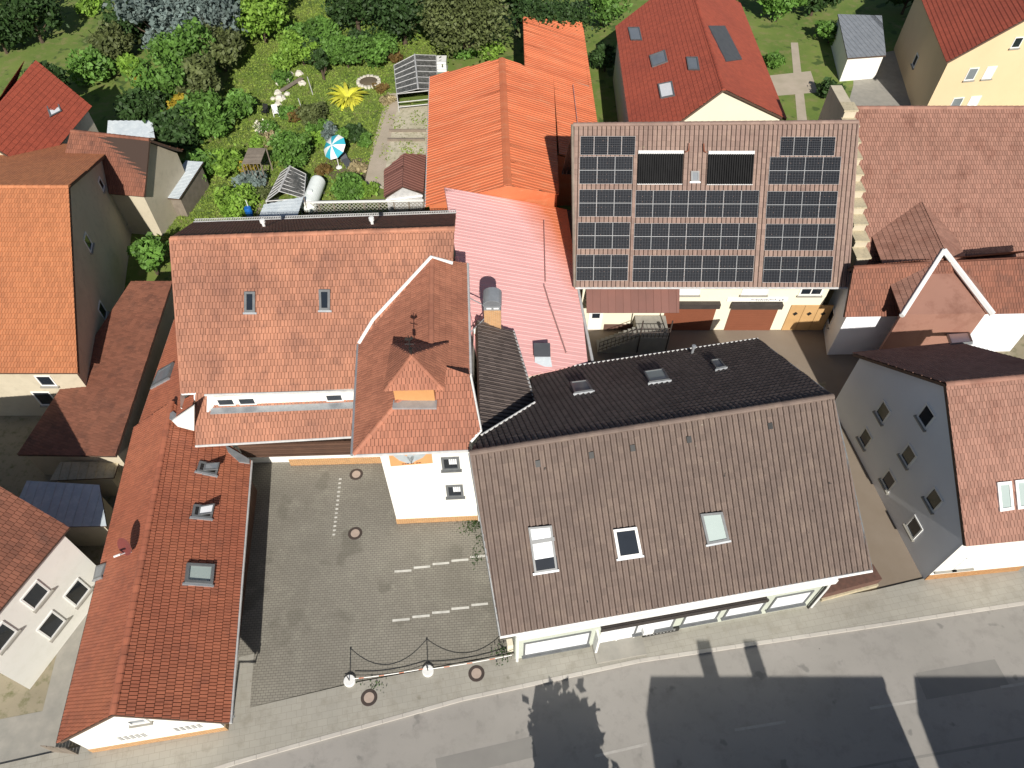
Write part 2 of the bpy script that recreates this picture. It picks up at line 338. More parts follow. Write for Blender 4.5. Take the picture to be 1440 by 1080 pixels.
def win(parent, q, n, name='window', fr='white_paint', pane='glass', wd=.09, h0=-.1, h1=.05, ph=.015, sill=None, bars=0, label=None):
    """a window or roof window: frame (with its bars) as the part, pane and sill as sub-parts"""
    q = [np.asarray(p, float) for p in q]; mb = MB(); i_ = ring(mb, q, n, wd, h0, h1)
    for k in range(bars):
        t = (k+1)/(bars+1); a = i_[0]*(1-t)+i_[1]*t; b_ = i_[3]*(1-t)+i_[2]*t; d = unit(i_[1]-i_[0])*.04
        mb.prism([a-d+n*h1, a+d+n*h1, b_+d+n*h1, b_-d+n*h1], n*(h0-h1))
    o = mb.build(name, M[fr], parent)
    if label: o['label'] = label
    pb = MB(); pb.face([p+n*ph for p in i_], 0, .5, [(0, 1), (1, 1), (1, 0), (0, 0)]); pb.build('pane', M[pane], o)
    if sill:
        sb = MB(); d = unit(q[3]-q[0]); u = unit(q[2]-q[3]); sb.box(q[3]-u*.08-n*.02, (q[2]-q[3])+u*.16, d*.1, n*.18); sb.build('sill', M[sill], o)
    return o
def wquad(p, d, s, z0, z1, wdt):
    """rectangle on a wall: TL, TR, BR, BL from point p along unit d"""
    a = A(p[0]+d[0]*s, p[1]+d[1]*s, 0); b = A(p[0]+d[0]*(s+wdt), p[1]+d[1]*(s+wdt), 0)
    return [a+A(0, 0, z1), b+A(0, 0, z1), b+A(0, 0, z0), a+A(0, 0, z0)]
def skyl(parent, corners, pl, fr='frame_grey', pane='glass_sky', wd=.1, h1=.12, ph=.07, sill='zinc', label=None, bars=0):
    return win(parent, [pp(x, y, pl) for x, y in corners], pl[1], 'roof_window', fr, pane, wd, -.02, h1+.08, ph+.085, sill, bars, label)
def rect4(x, y, w_, h_, sk=0): return [(x-w_/2, y-h_/2), (x+w_/2, y-h_/2-sk), (x+w_/2, y+h_/2-sk), (x-w_/2, y+h_/2)]

# ------------------------------------------------------------------ ground
def sheet(name, pts, mat, z, kind='structure'):
    mb = MB(); n = len(pts); a = sum(pts[i][0]*pts[(i+1) % n][1]-pts[(i+1) % n][0]*pts[i][1] for i in range(n))
    mb.face([(p[0], p[1], z) for p in (pts if a > 0 else pts[::-1])]); return tag(mb.build(name, M[mat], None), kind=kind)
P2 = lambda *l: [tuple(px(x, y)[:2]) for x, y in l]
sheet('ground', [(-900, -900), (900, -900), (900, 900), (-900, 900)], 'grass', 0)
sheet('yard_ground', [(-80, -60), (80, -60), (80, 44), (26, 44), (26, 38), (5, 50), (-4, 40), (-22, 40), (-24, 34), (-80, 34)], 'dirt', .004)
KL = [(-60, -8), (-30, 2.0), (-13.3, 7.3), (-2.5, 10.2), (6.7, 12.1), (20, 14), (28.2, 15.2), (60, 19)]
sheet('road', [(k[0], k[1]) for k in KL]+[(60, -40), (-60, -40)], 'asphalt', .006)
sheet('pavement', [(k[0], k[1]+.1) for k in KL]+[(60, 26), (27, 17.5), (20, 15.9), (16.4, 15.3), (0.2, 12.5), (-8, 11.0), (-14, 9.6), (-30, 6.0), (-60, -1)], 'pavement', .10)
mb = MB()
for (a, b_) in zip(KL[:-1], KL[1:]):
    d = unit(A(b_[0]-a[0], b_[1]-a[1], 0)); nn = A(-d[1], d[0], 0); L_ = math.hypot(b_[0]-a[0], b_[1]-a[1]); n = int(L_)
    for i in range(n): mb.box(A(a[0], a[1], 0)+d*(L_*i/n)-nn*.08, d*(L_/n-.012), nn*.18, A(0, 0, .112), 0, rs.random())
tag(mb.build('kerb', M['kerb']), kind='structure')
sheet('asphalt_patch', [(-3.5, 6.6), (1.2, 7.6), (1.0, 8.5), (-3.7, 7.5)], 'asphalt_new', .009); sheet('asphalt_patch', [(21, 10.2), (25.5, 10.9), (25.3, 12.2), (20.9, 11.5)], 'asphalt_new', .009); sheet('asphalt_patch', [(-20, 1.5), (40, 10.6), (40, 10.72), (-20, 1.62)], 'asphalt_new', .0085)
mb = MB()
for i in range(9):
    x = -24+i*7.0; y = np.interp(x, [k[0] for k in KL], [k[1] for k in KL])-4.0; y2 = np.interp(x+2.6, [k[0] for k in KL], [k[1] for k in KL])-4.0
    mb.face([(x, y, .011), (x+2.6, y2, .011), (x+2.6, y2+.13, .011), (x, y+.13, .011)])
tag(mb.build('road_marking', M['worn_paint']), kind='structure')
sheet('courtyard', [(-17.2, 26), (-14.3, 8.7), (-13.9, 9.63), (-8, 11.05), (.4, 12.6), (.4, 22), (-2, 26)], 'paving', .104)
sheet('back_yard', [(4, 26), (19, 30), (27, 33), (27, 37), (4, 37)], 'lane', .008)
sheet('lane', P2((1165, 470), (1215, 480), (1320, 830), (1215, 835), (1160, 560)), 'lane', .012)
sheet('paving_strip', P2((337, 925), (358, 920), (351, 1015), (329, 1020)), 'pavement', .108)
# painted bay lines: rows of white pavers
def dashes(pts, wd, across):
    mb = MB()
    for (a, b_) in pts:
        a3, b3 = px(*a), px(*b_); d = unit(b3-a3); nn = A(-d[1], d[0], 0)*wd/2
        mb.prism([a3-nn+A(0, 0, .112), b3-nn+A(0, 0, .112), b3+nn+A(0, 0, .112), a3+nn+A(0, 0, .112)], A(0, 0, -.006))
    return tag(mb.build('bay_marking', M['paint']), kind='structure')
D = lambda x, y: (340+x*.2639, 600+y*.2639)
dashes([(D(815, 776), D(905, 770)), (D(917, 756), D(1005, 749)), (D(1018, 737), D(1106, 730)), (D(1118, 719), D(1208, 712)), (D(1218, 699), D(1298, 693))], .13, 0)
dashes([(D(804, 1037), D(896, 1029)), (D(910, 1018), D(1002, 1010)), (D(1015, 996), D(1108, 989)), (D(1118, 975), D(1212, 967)), (D(1224, 955), D(1312, 947))], .13, 0)
dashes([((478.9+(470-478.9)*t-1.9, 675+(753-675)*t), (478.9+(470-478.9)*t+1.9, 675+(753-675)*t-.3)) for t in np.linspace(0, 1, 14)], .11, 0)

# ------------------------------------------------------------------ manhole covers
def manhole(x, y, label, z=.1):
    c = px(x, y, z); t = thing('manhole_cover', label, 'manhole cover', c, 'manhole covers in the yard and pavement'); mb = MB()
    mb.lathe(c, [(.26, .012), (.40, .018), (.42, .004), (.42, -.02)], 0, 28); mb.build('frame', M['iron'], t)
    mb = MB(); mb.lathe(c, [(0, .012), (.26, .012)], 0, 28); mb.build('lid', M['lid'], t)
    return t
mh = manhole(501, 667, 'round manhole cover near the brick plinth of the terracotta house')
for (x, y, l) in ((499.5, 750, 'round manhole cover in the middle of the courtyard paving'), (670, 947, 'round manhole cover on the pavement beside the shop wall corner'), (519, 981, 'round manhole cover on the pavement below the left chain post')):
    dup(mh, px(x, y, .1), l)

# ------------------------------------------------------------------ house A: long red-tiled house on the left
hA = thing('tiled_house', 'long low red tiled house with white street gable and satellite dish, left of the courtyard', 'house', px(230, 850))
r1, r2 = px(158, 1006, 6.1), px(241, 566, 6.1); e1 = px(322, 1017, 3.1); plAR = plane(r1, r2, e1); plAL = plane(r1, r2, px(82, 1045, 3.1))
q = lambda pl, *l: [pp(x, y, pl) for x, y in l]
aR = q(plAR, (158, 1006), (322, 1017), (352, 648), (241, 566)); aL = q(plAL, (158, 1006), (82, 1045), (190, 601), (241, 566))
roof('roof', hA, [aR], (aR[1], aR[2]), 'groove', M['tile_red'])
roof('roof', hA, [aL], (aL[1], aL[2]), 'groove', M['tile_red'])
ridge('ridge_tiles', hA, [(aR[0], aR[3])], M['tile_red'], .15)
fl, frr = A(-20.25, 7.78, 0), A(-14.01, 8.77, 0); gm = fl+(frr-fl)*.57
bl, brr = A(-22.3, 24.0, 0), A(-15.6, 21.8, 0)
ft = [(fl[0], fl[1], zat(plAL, fl[0], fl[1])-.2), (gm[0], gm[1], 0), (frr[0], frr[1], zat(plAR, frr[0], frr[1])-.2), (brr[0], brr[1], zat(plAR, brr[0], brr[1])-.2), (-19, 23.2, 5.6), (bl[0], bl[1], zat(plAL, bl[0], bl[1])-.2)]
ft[1] = (gm[0], gm[1], min(zat(plAL, gm[0], gm[1]), zat(plAR, gm[0], gm[1]))-.2)
body(hA, ft, M['render_white'])
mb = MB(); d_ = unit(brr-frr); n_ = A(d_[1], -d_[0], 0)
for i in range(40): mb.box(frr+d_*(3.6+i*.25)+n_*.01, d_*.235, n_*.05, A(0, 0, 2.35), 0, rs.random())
mb.build('shade_boards', M['wood_brown'], hA)  # dark boards added over the white side wall to deepen its shade
dA = unit(frr-fl); nA = A(dA[1], -dA[0], 0)
mb = MB(); mb.box(fl+nA*.03-dA*.04, dA*(np.linalg.norm(frr-fl)+.08), nA*-.3, A(0, 0, .62)); mb.build('plinth', M['brick_plinth'], hA)
win(hA, wquad(fl, dA, 3.05, 3.35, 4.05, .85), nA, fr='white_paint', pane='glass_sky', sill='concrete', h1=.08)
for s_ in (1.7, 4.25):
    mb = MB(); qd = wquad(fl, dA, s_, 1.15, 1.75, 1.3)
    for i in range(5):
        for j in range(3):
            a = qd[3]+(qd[2]-qd[3])*(i/5)+A(0, 0, j*.2); ring(mb, [a+A(0, 0, .2), a+dA*.26+A(0, 0, .2), a+dA*.26, a], nA, .03, -.02, .006)
            mb.face([a+nA*.004, a+dA*.26+nA*.004, a+dA*.26+A(0, 0, .2)+nA*.004, a+A(0, 0, .2)+nA*.004], 1)
    mb.build('vent_block_window', [M['render_white'], M['dark_grey']], hA)
gutter(hA, aR[1]+A(.07, 0, -.03), aR[2]+A(.07, 0, -.03)); gutter(hA, aL[1]+A(-.05, 0, -.03), aL[2]+A(-.05, 0, -.03), 'black')
strip(hA, 'downpipe', [aR[1]+A(.05, .5, -.1), aR[1]+A(-.1, .45, -.7), A(frr[0]+.12, frr[1]+.3, 2.2), A(frr[0]+.12, frr[1]+.3, .1)], 'frame_grey', .06)
skyl(hA, [(261, 794), (300, 796), (297, 824), (258, 821)], plAR, pane='glass_pale', wd=.14, h1=.16)
def open_roof_window(cs, pane):
    o = skyl(hA, cs, plAR, pane='black', wd=.12, h1=.1, label='roof window standing open with its sash tilted')
    qd = [pp(x, y, plAR) for x, y in cs]; n = plAR[1]; i_ = inset(qd, .1)
    mid = [(i_[0]+i_[3])/2*.8+(i_[1]+i_[2])/2*.2]
    a0, b0 = i_[0]*.75+i_[1]*.25, i_[3]*.75+i_[2]*.25; a1, b1 = i_[1]+n*.55, i_[2]+n*.55
    mb = MB(); nn = unit(np.cross(b0-a0, a1-a0)); nn = nn if nn[2] > 0 else -nn; ii = ring(mb, [a0+n*.16, a1, b1, b0+n*.16], nn, .07, -.03, .03); mb.face(ii, 1); mb.build('sash', [M['frame_grey'], M[pane]], o)
open_roof_window([(279, 650), (307, 656), (303, 670), (275, 664)], 'glass_sky'); open_roof_window([(271, 711), (300, 713), (296, 731), (268, 728)], 'blind')
skyl(hA, [(139, 797), (152, 793), (146, 812), (135, 816)], plAL, pane='glass_sky', wd=.08, h1=.08)
dc = pp(186, 778, plAL)+A(0, 0, .55)
dsh = thing('satellite_dish', 'dark red satellite dish on the ridge of the long red tiled house', 'satellite dish', dc-A(0, 0, .5))
ax = unit(A(-.35, -.8, .5)); s1 = unit(np.cross(ax, A(0, 0, 1))); s2 = np.cross(s1, ax); mb = MB()
R = [[dc+A(0, 0, .25)+(s1*math.cos(t)*rr+s2*math.sin(t)*rr*1.1)+ax*(rr*rr*.35) for t in np.linspace(0, 2*math.pi, 24, endpoint=False)] for rr in (.02, .15, .3, .44)]
for i in range(3):
    for k in range(24): mb.face([R[i][k], R[i][(k+1) % 24], R[i+1][(k+1) % 24], R[i+1][k]])
mb.build('dish', M['dish'], dsh)
strip(dsh, 'arm', [dc+s2*-.4+A(0, 0, .25), dc+ax*.75+A(0, 0, -.05)], 'plastic_white', .035); strip(dsh, 'feed', [dc+ax*.75+A(-.05, 0, -.05), dc+ax*.75+A(.3, .05, .1)], 'plastic_white', .05)
strip(dsh, 'mast', [dc-A(0, 0, .7), dc+A(0, 0, .2)], 'zinc', .04)
# ------------------------------------------------------------------ house B: terracotta house with long dormer
hB = thing('terracotta_house', 'large terracotta tiled house with a wide shed dormer, behind the courtyard', 'house', px(410, 655))
Rl, Rr = px(240, 335, 12.6), px(639, 321, 12.6)
eL, eR = px(275, 626, 5.2), px(498, 613, 5.2); plBm = plane(Rl, Rr, (eL+eR)/2)
uL, uR = px(288, 554, 7.5), px(502, 548, 7.5); plBd = plane(Rl, Rr, (uL+uR)/2)
main = [q(plBm, (240, 335), (256, 554), (276, 554), (276, 626), (292, 625), (292, 333))]
roof('roof', hB, [q(plBm, (240, 335), (256, 554), (292, 552), (292, 333)), q(plBm, (275, 552), (275, 626), (499, 613), (503, 545))], (eL, eR), 'flat', M['tile_terra'])
roof('dormer_roof', hB, [q(plBd, (288, 334), (288, 554), (503, 547), (520, 322)), q(plBd, (520, 322), (507.76, 484), (608, 363)), q(plBd, (520, 322), (608, 363), (639, 321)), q(plBd, (608, 363), (637, 371), (639, 321))], (uL, uR), 'flat', M['tile_terra'], .14)
B1 = px(295, 313, 7.0); B2 = px(641, 301, 7.0); bk0 = px(252, 331, 12.0)
plBb = plane(Rl, Rr, (B1+B2)/2)
roof('roof', hB, [[Rl, Rr]+q(plBb, (641, 301), (272, 314))], (B1, B2), 'flat', M['tile_rust'], label='shaded north roof slope')  # shade of the north slope put into a darker tile colour than the front
ridge('ridge_tiles', hB, [(Rl, Rr)], M['tile_terra'], .15)
gutter(hB, uL-A(0, .05, .03), uR-A(0, .05, .03)); gutter(hB, eL-A(0, .05, .03), eR-A(0, .05, .03)); gutter(hB, pp(272, 314, plBb)+A(0, .1, 0), B2+A(0, .1, 0))
mb = MB(); a = pp(276, 313, plBb); n = 150
for i in range(n+1):
    p = a+(B2-a)*i/n+A(0, -.05, .05); mb.box(p, A(.05, 0, 0), A(0, .03, 0), A(0, 0, .26))
for hh in (.1, .3): mb.tube([a+A(0, 0, hh), B2+A(0, 0, hh)], .02, 0, 4)
mb.build('snow_guard', M['gutter_grey'], hB)
strip(hB, 'verge_board', [Rl+A(-.03, 0, 0), pp(256, 554, plBm)+A(-.03, 0, 0)], 'tile_terra', .07)
strip(hB, 'fascia', [pp(256, 554, plBm), pp(276, 553, plBm)], 'white_paint', .08); strip(hB, 'fascia', [pp(275, 553, plBm)+A(-.03, 0, 0), pp(275, 590, plBm)+A(-.03, 0, 0)], 'white_paint', .07)
# walls
zb = lambda x, y: zat(plBm, x, y)-.22
yl = Rl[1]; bx0, bx1 = -18.5, -4.2
body(hB, [(bx0, 23.9, zb(bx0, 23.9)), (-17.4, 23.9, zb(0, 23.9)), (-17.35, 24.3, zb(0, 24.3)), (-7.2, 24.45, zb(0, 24.45)), (-5, 27, 6), (bx1, 30, 10.5), (bx1, Rr[1], 12.2), (bx1, B2[1]-.5, 7), (bx0, B1[1]-.6, 7), (bx0, yl, 12.2)], M['render_white'])
mb = MB(); mb.prism([py(x, y, 22.88) for x, y in ((242, 592), (273, 571), (273, 606), (250, 600))], A(0, .12, 0)); mb.build('side_wall', M['render_white'], hB)
# dormer front with its windows and flashing
dl, dr = pp(298, 571, plBm), pp(502, 563, plBm); dl[2] -= .1; dr[2] -= .1; dd = unit(A(dr[0]-dl[0], dr[1]-dl[1], 0)); dn = A(dd[1], -dd[0], 0); Lw = np.linalg.norm((dr-dl)[:2])
ztop = zat(plBd, dl[0], dl[1])-.18
mb = MB(); mb.prism([A(dl[0], dl[1], dl[2]-.4), A(dr[0], dr[1], dr[2]-.4), A(dr[0], dr[1], ztop+.25), A(dl[0], dl[1], ztop)], A(0, .3, 0)); mb.build('dormer_wall', M['render_white'], hB)
for s_ in (.4, 1.55, 6.35):
    win(hB, [p for p in wquad(dl, dd, s_, dl[2]+.12, ztop-.12, .95)], dn, fr='white_paint', pane='glass', wd=.07)
mb = MB(); mb.box(A(dl[0], dl[1], dl[2]+.02)+dn*.02, dd*Lw, dn*.5, A(0, 0, .06)+dn*0); mb.build('flashing', M['zinc'], hB)
mb = MB(); mb.prism([pp(290, 555, plBd)-A(0, 0, .14), pp(296, 553, plBd)-A(0, 0, .14), dl+dn*.05, dl+dn*.35-A(.25, 0, 0)], A(.1, 0, 0)); mb.build('dormer_cheek', M['white_paint'], hB)
skyl(hB, [(345, 411), (360, 411), (360, 440), (345, 440)], plBd, pane='glass', wd=.13); skyl(hB, [(449, 408), (465, 408), (465, 437), (450, 437)], plBd, pane='glass', wd=.13)
for (x, y) in ((372, 320), (524, 317)):
    c = pp(x, y, plBb); mb = MB(); mb.lathe(c-A(0, 0, .1), [(.09, 0), (.09, .5), (.16, .5), (.16, .68), (0, .7)], 0, 12); mb.build('vent_pipe', M['plastic_white'], hB)
# balcony of dark boards below the lower eaves
zbal = 2.75; wl_ = A(-15.9, 24.15, 0); wr_ = A(-7.0, 24.45, 0); bd = unit(wr_-wl_); bn = A(bd[1], -bd[0], 0)
bal = MB()
for k in range(5): bal.box(wl_+bn*1.05+A(0, 0, zbal+.12+k*.19), bd*9, bn*.04, A(0, 0, .15), 0, rs.random())
bal.box(wl_+A(0, 0, zbal-.12), bd*9, bn*1.12, A(0, 0, .14), 0, .3); bal.box(wl_+bn*1.0+A(0, 0, zbal+1.08), bd*9, bn*.14, A(0, 0, .07), 0, .9)
for k in range(7): bal.box(wl_+bn*.98+bd*(k*1.48)+A(0, 0, zbal), bd*.1, bn*.07, A(0, 0, 1.1), 0, .4)
bal.build('balcony', M['wood_brown'], hB)
mb = MB(); mb.box(A(-13.9, 24.14, .1), bd*7.4, bn*.06, A(0, 0, .65)); mb.build('plinth', M['brick_plinth'], hB)
mb = MB(); mb.box(A(-13.9, 24.16, .7), bd*7.4, bn*.03, A(0, 0, 2.0)); mb.build('rear_wall', M['white_paint'], hB)
mb = MB(); mb.prism(q(plAR, (318, 628), (352, 648), (352, 654), (338, 652), (322, 638)), A(0, 0, .2)); mb.build('valley_flashing', M['zinc'], hA)
# lean-to with skewed roof window on the far left
hL = thing('lean_to', 'narrow red tiled lean-to against the left side of the terracotta house', 'extension', px(230, 640))
l1, l2 = px(246, 450, 3.5), px(195, 601, 3.5); plL = plane(l1, l2, A(-18.4, 25, 6.3))
lq = [l1, l2, pp(241, 566, plL)+A(0, 0, 0), A(-18.55, 23.9, zat(plL, -18.55, 23.9)), A(-18.55, 33.5, zat(plL, -18.55, 33.5))]
lq = [l1, l2, A(-18.55, 23.4, zat(plL, -18.55, 23.4)), A(-18.55, 33.5, zat(plL, -18.55, 33.5))]
zl = lambda x, y: A(x, y, zat(plL, x, y))
roof('roof', hL, [lq, [zl(-18.55, 22.95), zl(-17.6, 22.95), zl(-17.6, 24.6), zl(-18.55, 24.6)]], (l1, l2), 'flat', M['tile_red'])
body(hL, [(l1[0]+.3, l1[1], 3.3), (l2[0]+.3, l2[1]+.3, 3.3), (-18.55, 23.95, zat(plL, -18.55, 23.9)-.2), (-18.55, 33.3, zat(plL, -18.55, 33)-.2)], M['render_beige'])
gutter(hL, l1, l2); skyl(hL, [(226, 523), (247, 511), (240, 533), (216, 546)], plL, pane='glass_sky', wd=.14)
mb = MB(); mb.prism(q(plAR, (241, 584), (245, 581), (271, 601), (271, 606), (240, 592)), A(0, 0, .2)); mb.build('valley_flashing', M['zinc'], hL)

# ------------------------------------------------------------------ house C: tower wing with mural, turret and weathervane
hC = thing('tower_wing', 'white tower wing with hipped terracotta roof, turret and orange mural', 'house', px(615, 734))
FL, FR = px(497, 639, 9.0), px(660, 632, 9.0); LB = pp(505, 485, plBd); RB = pp(607, 364, plBd); plCl = plane(FL, LB, RB)
hp = pp(556, 566, plCl); plCf = plane(FL, FR, hp)
RG = px(656, 371, RB[2]-1.35); RF = px(660, 527, RB[2]-1.35); plCr = plane(RB, RG, RF)
roof('roof', hC, [q(plCl, (497, 639), (606, 509), (607, 364), (505, 485))], (FL, LB), 'groove', M['tile_tower'])
roof('roof', hC, [q(plCf, (497, 639), (660, 632), (660, 527), (606, 509)), q(plCf, (660, 621), (676, 606), (660, 528))], (FL, FR), 'flat', M['tile_tower'])
roof('roof', hC, [[RB, RG]+q(plCr, (660, 527), (606, 509))], (RG, RF), 'groove', M['tile_tower'])
ridge('ridge_tiles', hC, [(pp(606, 509, plCl), RB), (FL, pp(606, 509, plCf)), (RF, pp(612, 513, plCf))], M['tile_tower'], .14)
gutter(hC, FL+A(-.05, -.05, 0), LB+A(-.05, 0, 0), 'zinc', .1); gutter(hC, FL-A(0, .06, .03), FR-A(0, .06, .03)); gutter(hC, RF+A(.05, 0, 0), RG+A(.05, 0, 0), 'gutter_grey', .1)
strip(hC, 'flashing', [LB+A(0, 0, .12), pp(525, 452, plBd)+A(0, 0, .12), RB+A(0, 0, .15), pp(637, 373, plBd)+A(0, 0, .15)], 'white_paint', .1)
strip(hC, 'fascia', [RF+A(.05, 0, 0), pp(676, 606, plCf), pp(662, 621, plCf)], 'white_paint', .08)
tl, trr = A(-6.78, 20.06, 0), A(-2.03, 20.3, 0)
zc = lambda pl, x, y: zat(pl, x, y)-.2
body(hC, [(tl[0], tl[1], zc(plCf, *tl[:2])), (trr[0], trr[1], zc(plCf, *trr[:2])), (-2.2, 24, zc(plCr, -2.2, 24)), (-2.6, 31.5, zc(plCr, -2.6, 31.5)), (-4.5, 29, RB[2]-.4), (-7.0, 26, zc(plCl, -7, 26))], M['render_white'])
dC = unit(trr-tl); nC = A(dC[1], -dC[0], 0); Lc = np.linalg.norm(trr-tl)
mb = MB(); mb.box(tl+nC*.04-dC*.04, dC*(Lc+.04), nC*-.3, A(0, 0, .62)); mb.build('plinth', M['brick_plinth'], hC)
cw = lambda x, y: (lambda r: A(0, 0, CH)+r*(np.dot(tl-A(0, 0, CH), nC)/np.dot(r, nC)))(ray(x, y))
K = lambda x, y: cw(520+x/8, 620+y/8)
def cwin(x0, x1, yt, yb):
    zt, zb_ = K((x0+x1)/2, yt)[2], K((x0+x1)/2, yb)[2]; s0 = np.dot(K(x0, (yt+yb)/2)-tl, dC); s1 = np.dot(K(x1, (yt+yb)/2)-tl, dC)
    o = win(hC, wquad(tl, dC, s0, zb_, zt, s1-s0), nC, fr='frame_grey', pane='glass', wd=.13, h1=.07, sill='frame_grey')
    mb = MB(); n = 4
    for i in range(n):
        a = wquad(tl, dC, s0+(s1-s0)*(.42+.11*i), zb_+(zt-zb_)*.45, zb_+(zt-zb_)*.86, (s1-s0)*.09); mb.prism([p+nC*.05 for p in a], nC*-.02)
    mb.build('curtain', M['blind'], o)
cwin(807, 1012, 178, 318); cwin(860, 1052, 492, 622)
# painted mural: orange panel with a grey bird over an illegible dark line of lettering
mq = [K(202, 100), K(688, 70), K(710, 248), K(235, 285)]
mb = MB(); mb.prism([p+nC*.012 for p in mq], nC*-.03, 0)
mpt = lambda u, v: mq[0]*(1-u)*(1-v)+mq[1]*u*(1-v)+mq[2]*u*v+mq[3]*(1-u)*v+nC*.016
for pts, mi in (([(.08, .30), (.2, .18), (.5, .55), (.5, .92), (.38, .86), (.22, .66)], 1), ([(.92, .28), (.8, .15), (.5, .5), (.5, .92), (.6, .78), (.78, .6)], 1), ([(.44, .1), (.56, .1), (.58, .55), (.5, .92), (.42, .55)], 1)):
    mb.face([mpt(*p) for p in pts[::-1]], mi)
for a, b_ in ((.27, .33), (.34, .38), (.39, .44), (.48, .52), (.53, .56), (.6, .66), (.67, .72)): mb.face([mpt(a, .93)+nC*.003, mpt(b_, .93)+nC*.003, mpt(b_, .88)+nC*.003, mpt(a, .88)+nC*.003][::-1][::-1], 2)
mb.build('mural', [mk('mural_orange', (.72, .34, .14), (.66, .29, .12), 1.5, .8), mk('mural_grey', (.42, .46, .48), (.34, .38, .40), 3, .8), M['black']], hC)
strip(hC, 'downpipe', [FR+A(-.05, 0, -.1), A(trr[0]-.1, trr[1]-.15, 8.0), A(trr[0]-.1, trr[1]-.15, 5.2), A(trr[0]+.1, trr[1]-.1, 4.6), A(trr[0]+.1, trr[1]-.1, .2)], 'white_paint', .07)
# turret: box dormer with a pyramid roof and a weathervane
tb = [pp(556, 566, plCf), pp(612, 563, plCf)]; zt_ = tb[0][2]+.95; tw = tb[1]-tb[0]; tdp = A(-.15, 3.0, 0)
tx0, tx1, ty0 = tb[0][0], tb[1][0], (tb[0][1]+tb[1][1])/2
mb = MB(); mb.abox(tx0, tx1, ty0, ty0+2.5, tb[0][2]-.3, zt_); mb.build('turret_wall', M['fascia'], hC)
mb = MB(); mb.abox(tx0-.1, tx1+.1, ty0-.45, ty0+.02, tb[0][2]-.05, tb[0][2]+.08); mb.build('flashing', M['zinc'], hC)
c0, c1 = px(541, 549, zt_), px(623, 547, zt_); c2 = c1+A(.05, 2.95, 0); c3 = c0+A(.05, 2.95, 0); ap = px(578.5, 500, zt_+1.75)
for a, b_ in ((c0, c1), (c1, c2), (c2, c3), (c3, c0)):
    roof('turret_roof', hC, [[a, b_, ap]], (a, b_), 'flat' if abs(a[1]-b_[1]) < 1 else 'groove', M['tile_tower'], .08)
ridge('ridge_tiles', hC, [(c, ap) for c in (c0, c1, c2, c3)], M['tile_tower'], .1, .3)
mb = MB(); mb.tube([ap-A(0, 0, .1), ap+A(0, 0, 1.35)], .025); mb.tube([ap+A(0, 0, .25), ap+A(0, 0, .5)], [.09, .09], 0, 8)
mb.tube([ap+A(-.22, 0, .8), ap+A(.22, 0, .8)], .02); mb.tube([ap+A(0, -.2, .75), ap+A(0, .2, .75)], .02)
mb.prism([ap+A(-.2, 0, 1.05), ap+A(.05, 0, 1.02), ap+A(.22, 0, 1.18), ap+A(.14, 0, 1.33), ap+A(.03, 0, 1.15), ap+A(-.12, 0, 1.25)], A(0, .03, 0)); mb.build('weathervane', M['black'], hC)

# ------------------------------------------------------------------ house I: large brown-roofed house on the street
hI = thing('brown_roof_house', 'large house with brown pantile roof and pale green tiled shop front on the street', 'house', px(930, 890))
iL, iR = px(660, 637, 9.6), px(1171, 557, 9.6); ieL, ieR = px(703, 894, 4.2), px(1226, 801, 4.2); plIf = plane(iL, iR, (ieL+ieR)/2)
ibL, ibR = px(748, 524, 4.8), px(1066, 477, 4.8); plIb = plane(iL, iR, (ibL+ibR)/2)
fI = q(plIf, (703, 894), (1226, 801), (1171, 557), (660, 637)); bI = q(plIb, (1171, 557), (1066, 477), (745, 525), (752, 567), (677, 613), (661, 619), (660, 637))
roof('roof', hI, [fI], (fI[0], fI[1]), 'pan', M['tile_brown'])
roof('roof', hI, [q(plIb, (1171, 557), (1066, 477), (745, 525), (752, 567)), q(plIb, (1171, 557), (752, 567), (676, 612), (660, 637))], (bI[1], bI[2]), 'pan', M['tile_dark'], label='dark shaded rear roof slope')  # same brown tiles as the front, darkened in colour to carry the shade
ridge('ridge_tiles', hI, [(iL, iR)], M['tile_brown'], .15)
gutter(hI, ieL-A(0, .06, .02), ieR-A(0, .06, .02), 'white_paint'); gutter(hI, bI[1]+A(0, .06, 0), bI[2]+A(0, .06, 0), 'white_paint', .06)
strip(hI, 'verge_board', [bI[0], bI[1]], 'gutter_grey', .05); strip(hI, 'verge_board', [fI[1], fI[2]], 'frame_grey', .06); strip(hI, 'verge_board', [fI[0], fI[3]], 'frame_grey', .06)
strip(hI, 'valley_flashing', [pp(752, 567, plIb)+A(0, 0, .08), pp(677, 613, plIb)+A(0, 0, .08)], 'white_paint', .06)
w0, w1 = A(.15, 12.17, 0), A(16.38, 15.08, 0); dI = unit(w1-w0); nI = A(dI[1], -dI[0], 0); LI = np.linalg.norm(w1-w0); bI_ = -nI
wb = w0-nI*15.4; wc = w1-dI*.2-nI*14.4; wd_ = w1+dI*.9-nI*1.0; we = w1-nI*1.0
mid0, mid1 = w0-nI*7.6, wd_-dI*.9-nI*6.6
zi = lambda p, pl: (p[0], p[1], zat(pl, p[0], p[1])-.25); zm = lambda p: min(zi(p, plIf), zi(p, plIb), key=lambda t: t[2])
body(hI, [zi(w0, plIf), zi(w1, plIf), zi(we, plIf), zi(wd_, plIf), zm(mid1), zi(wc, plIb), zi(wb, plIb), zm(mid0)], M['tile_wall'])
zt_w = zat(plIf, w0[0], w0[1])-.1
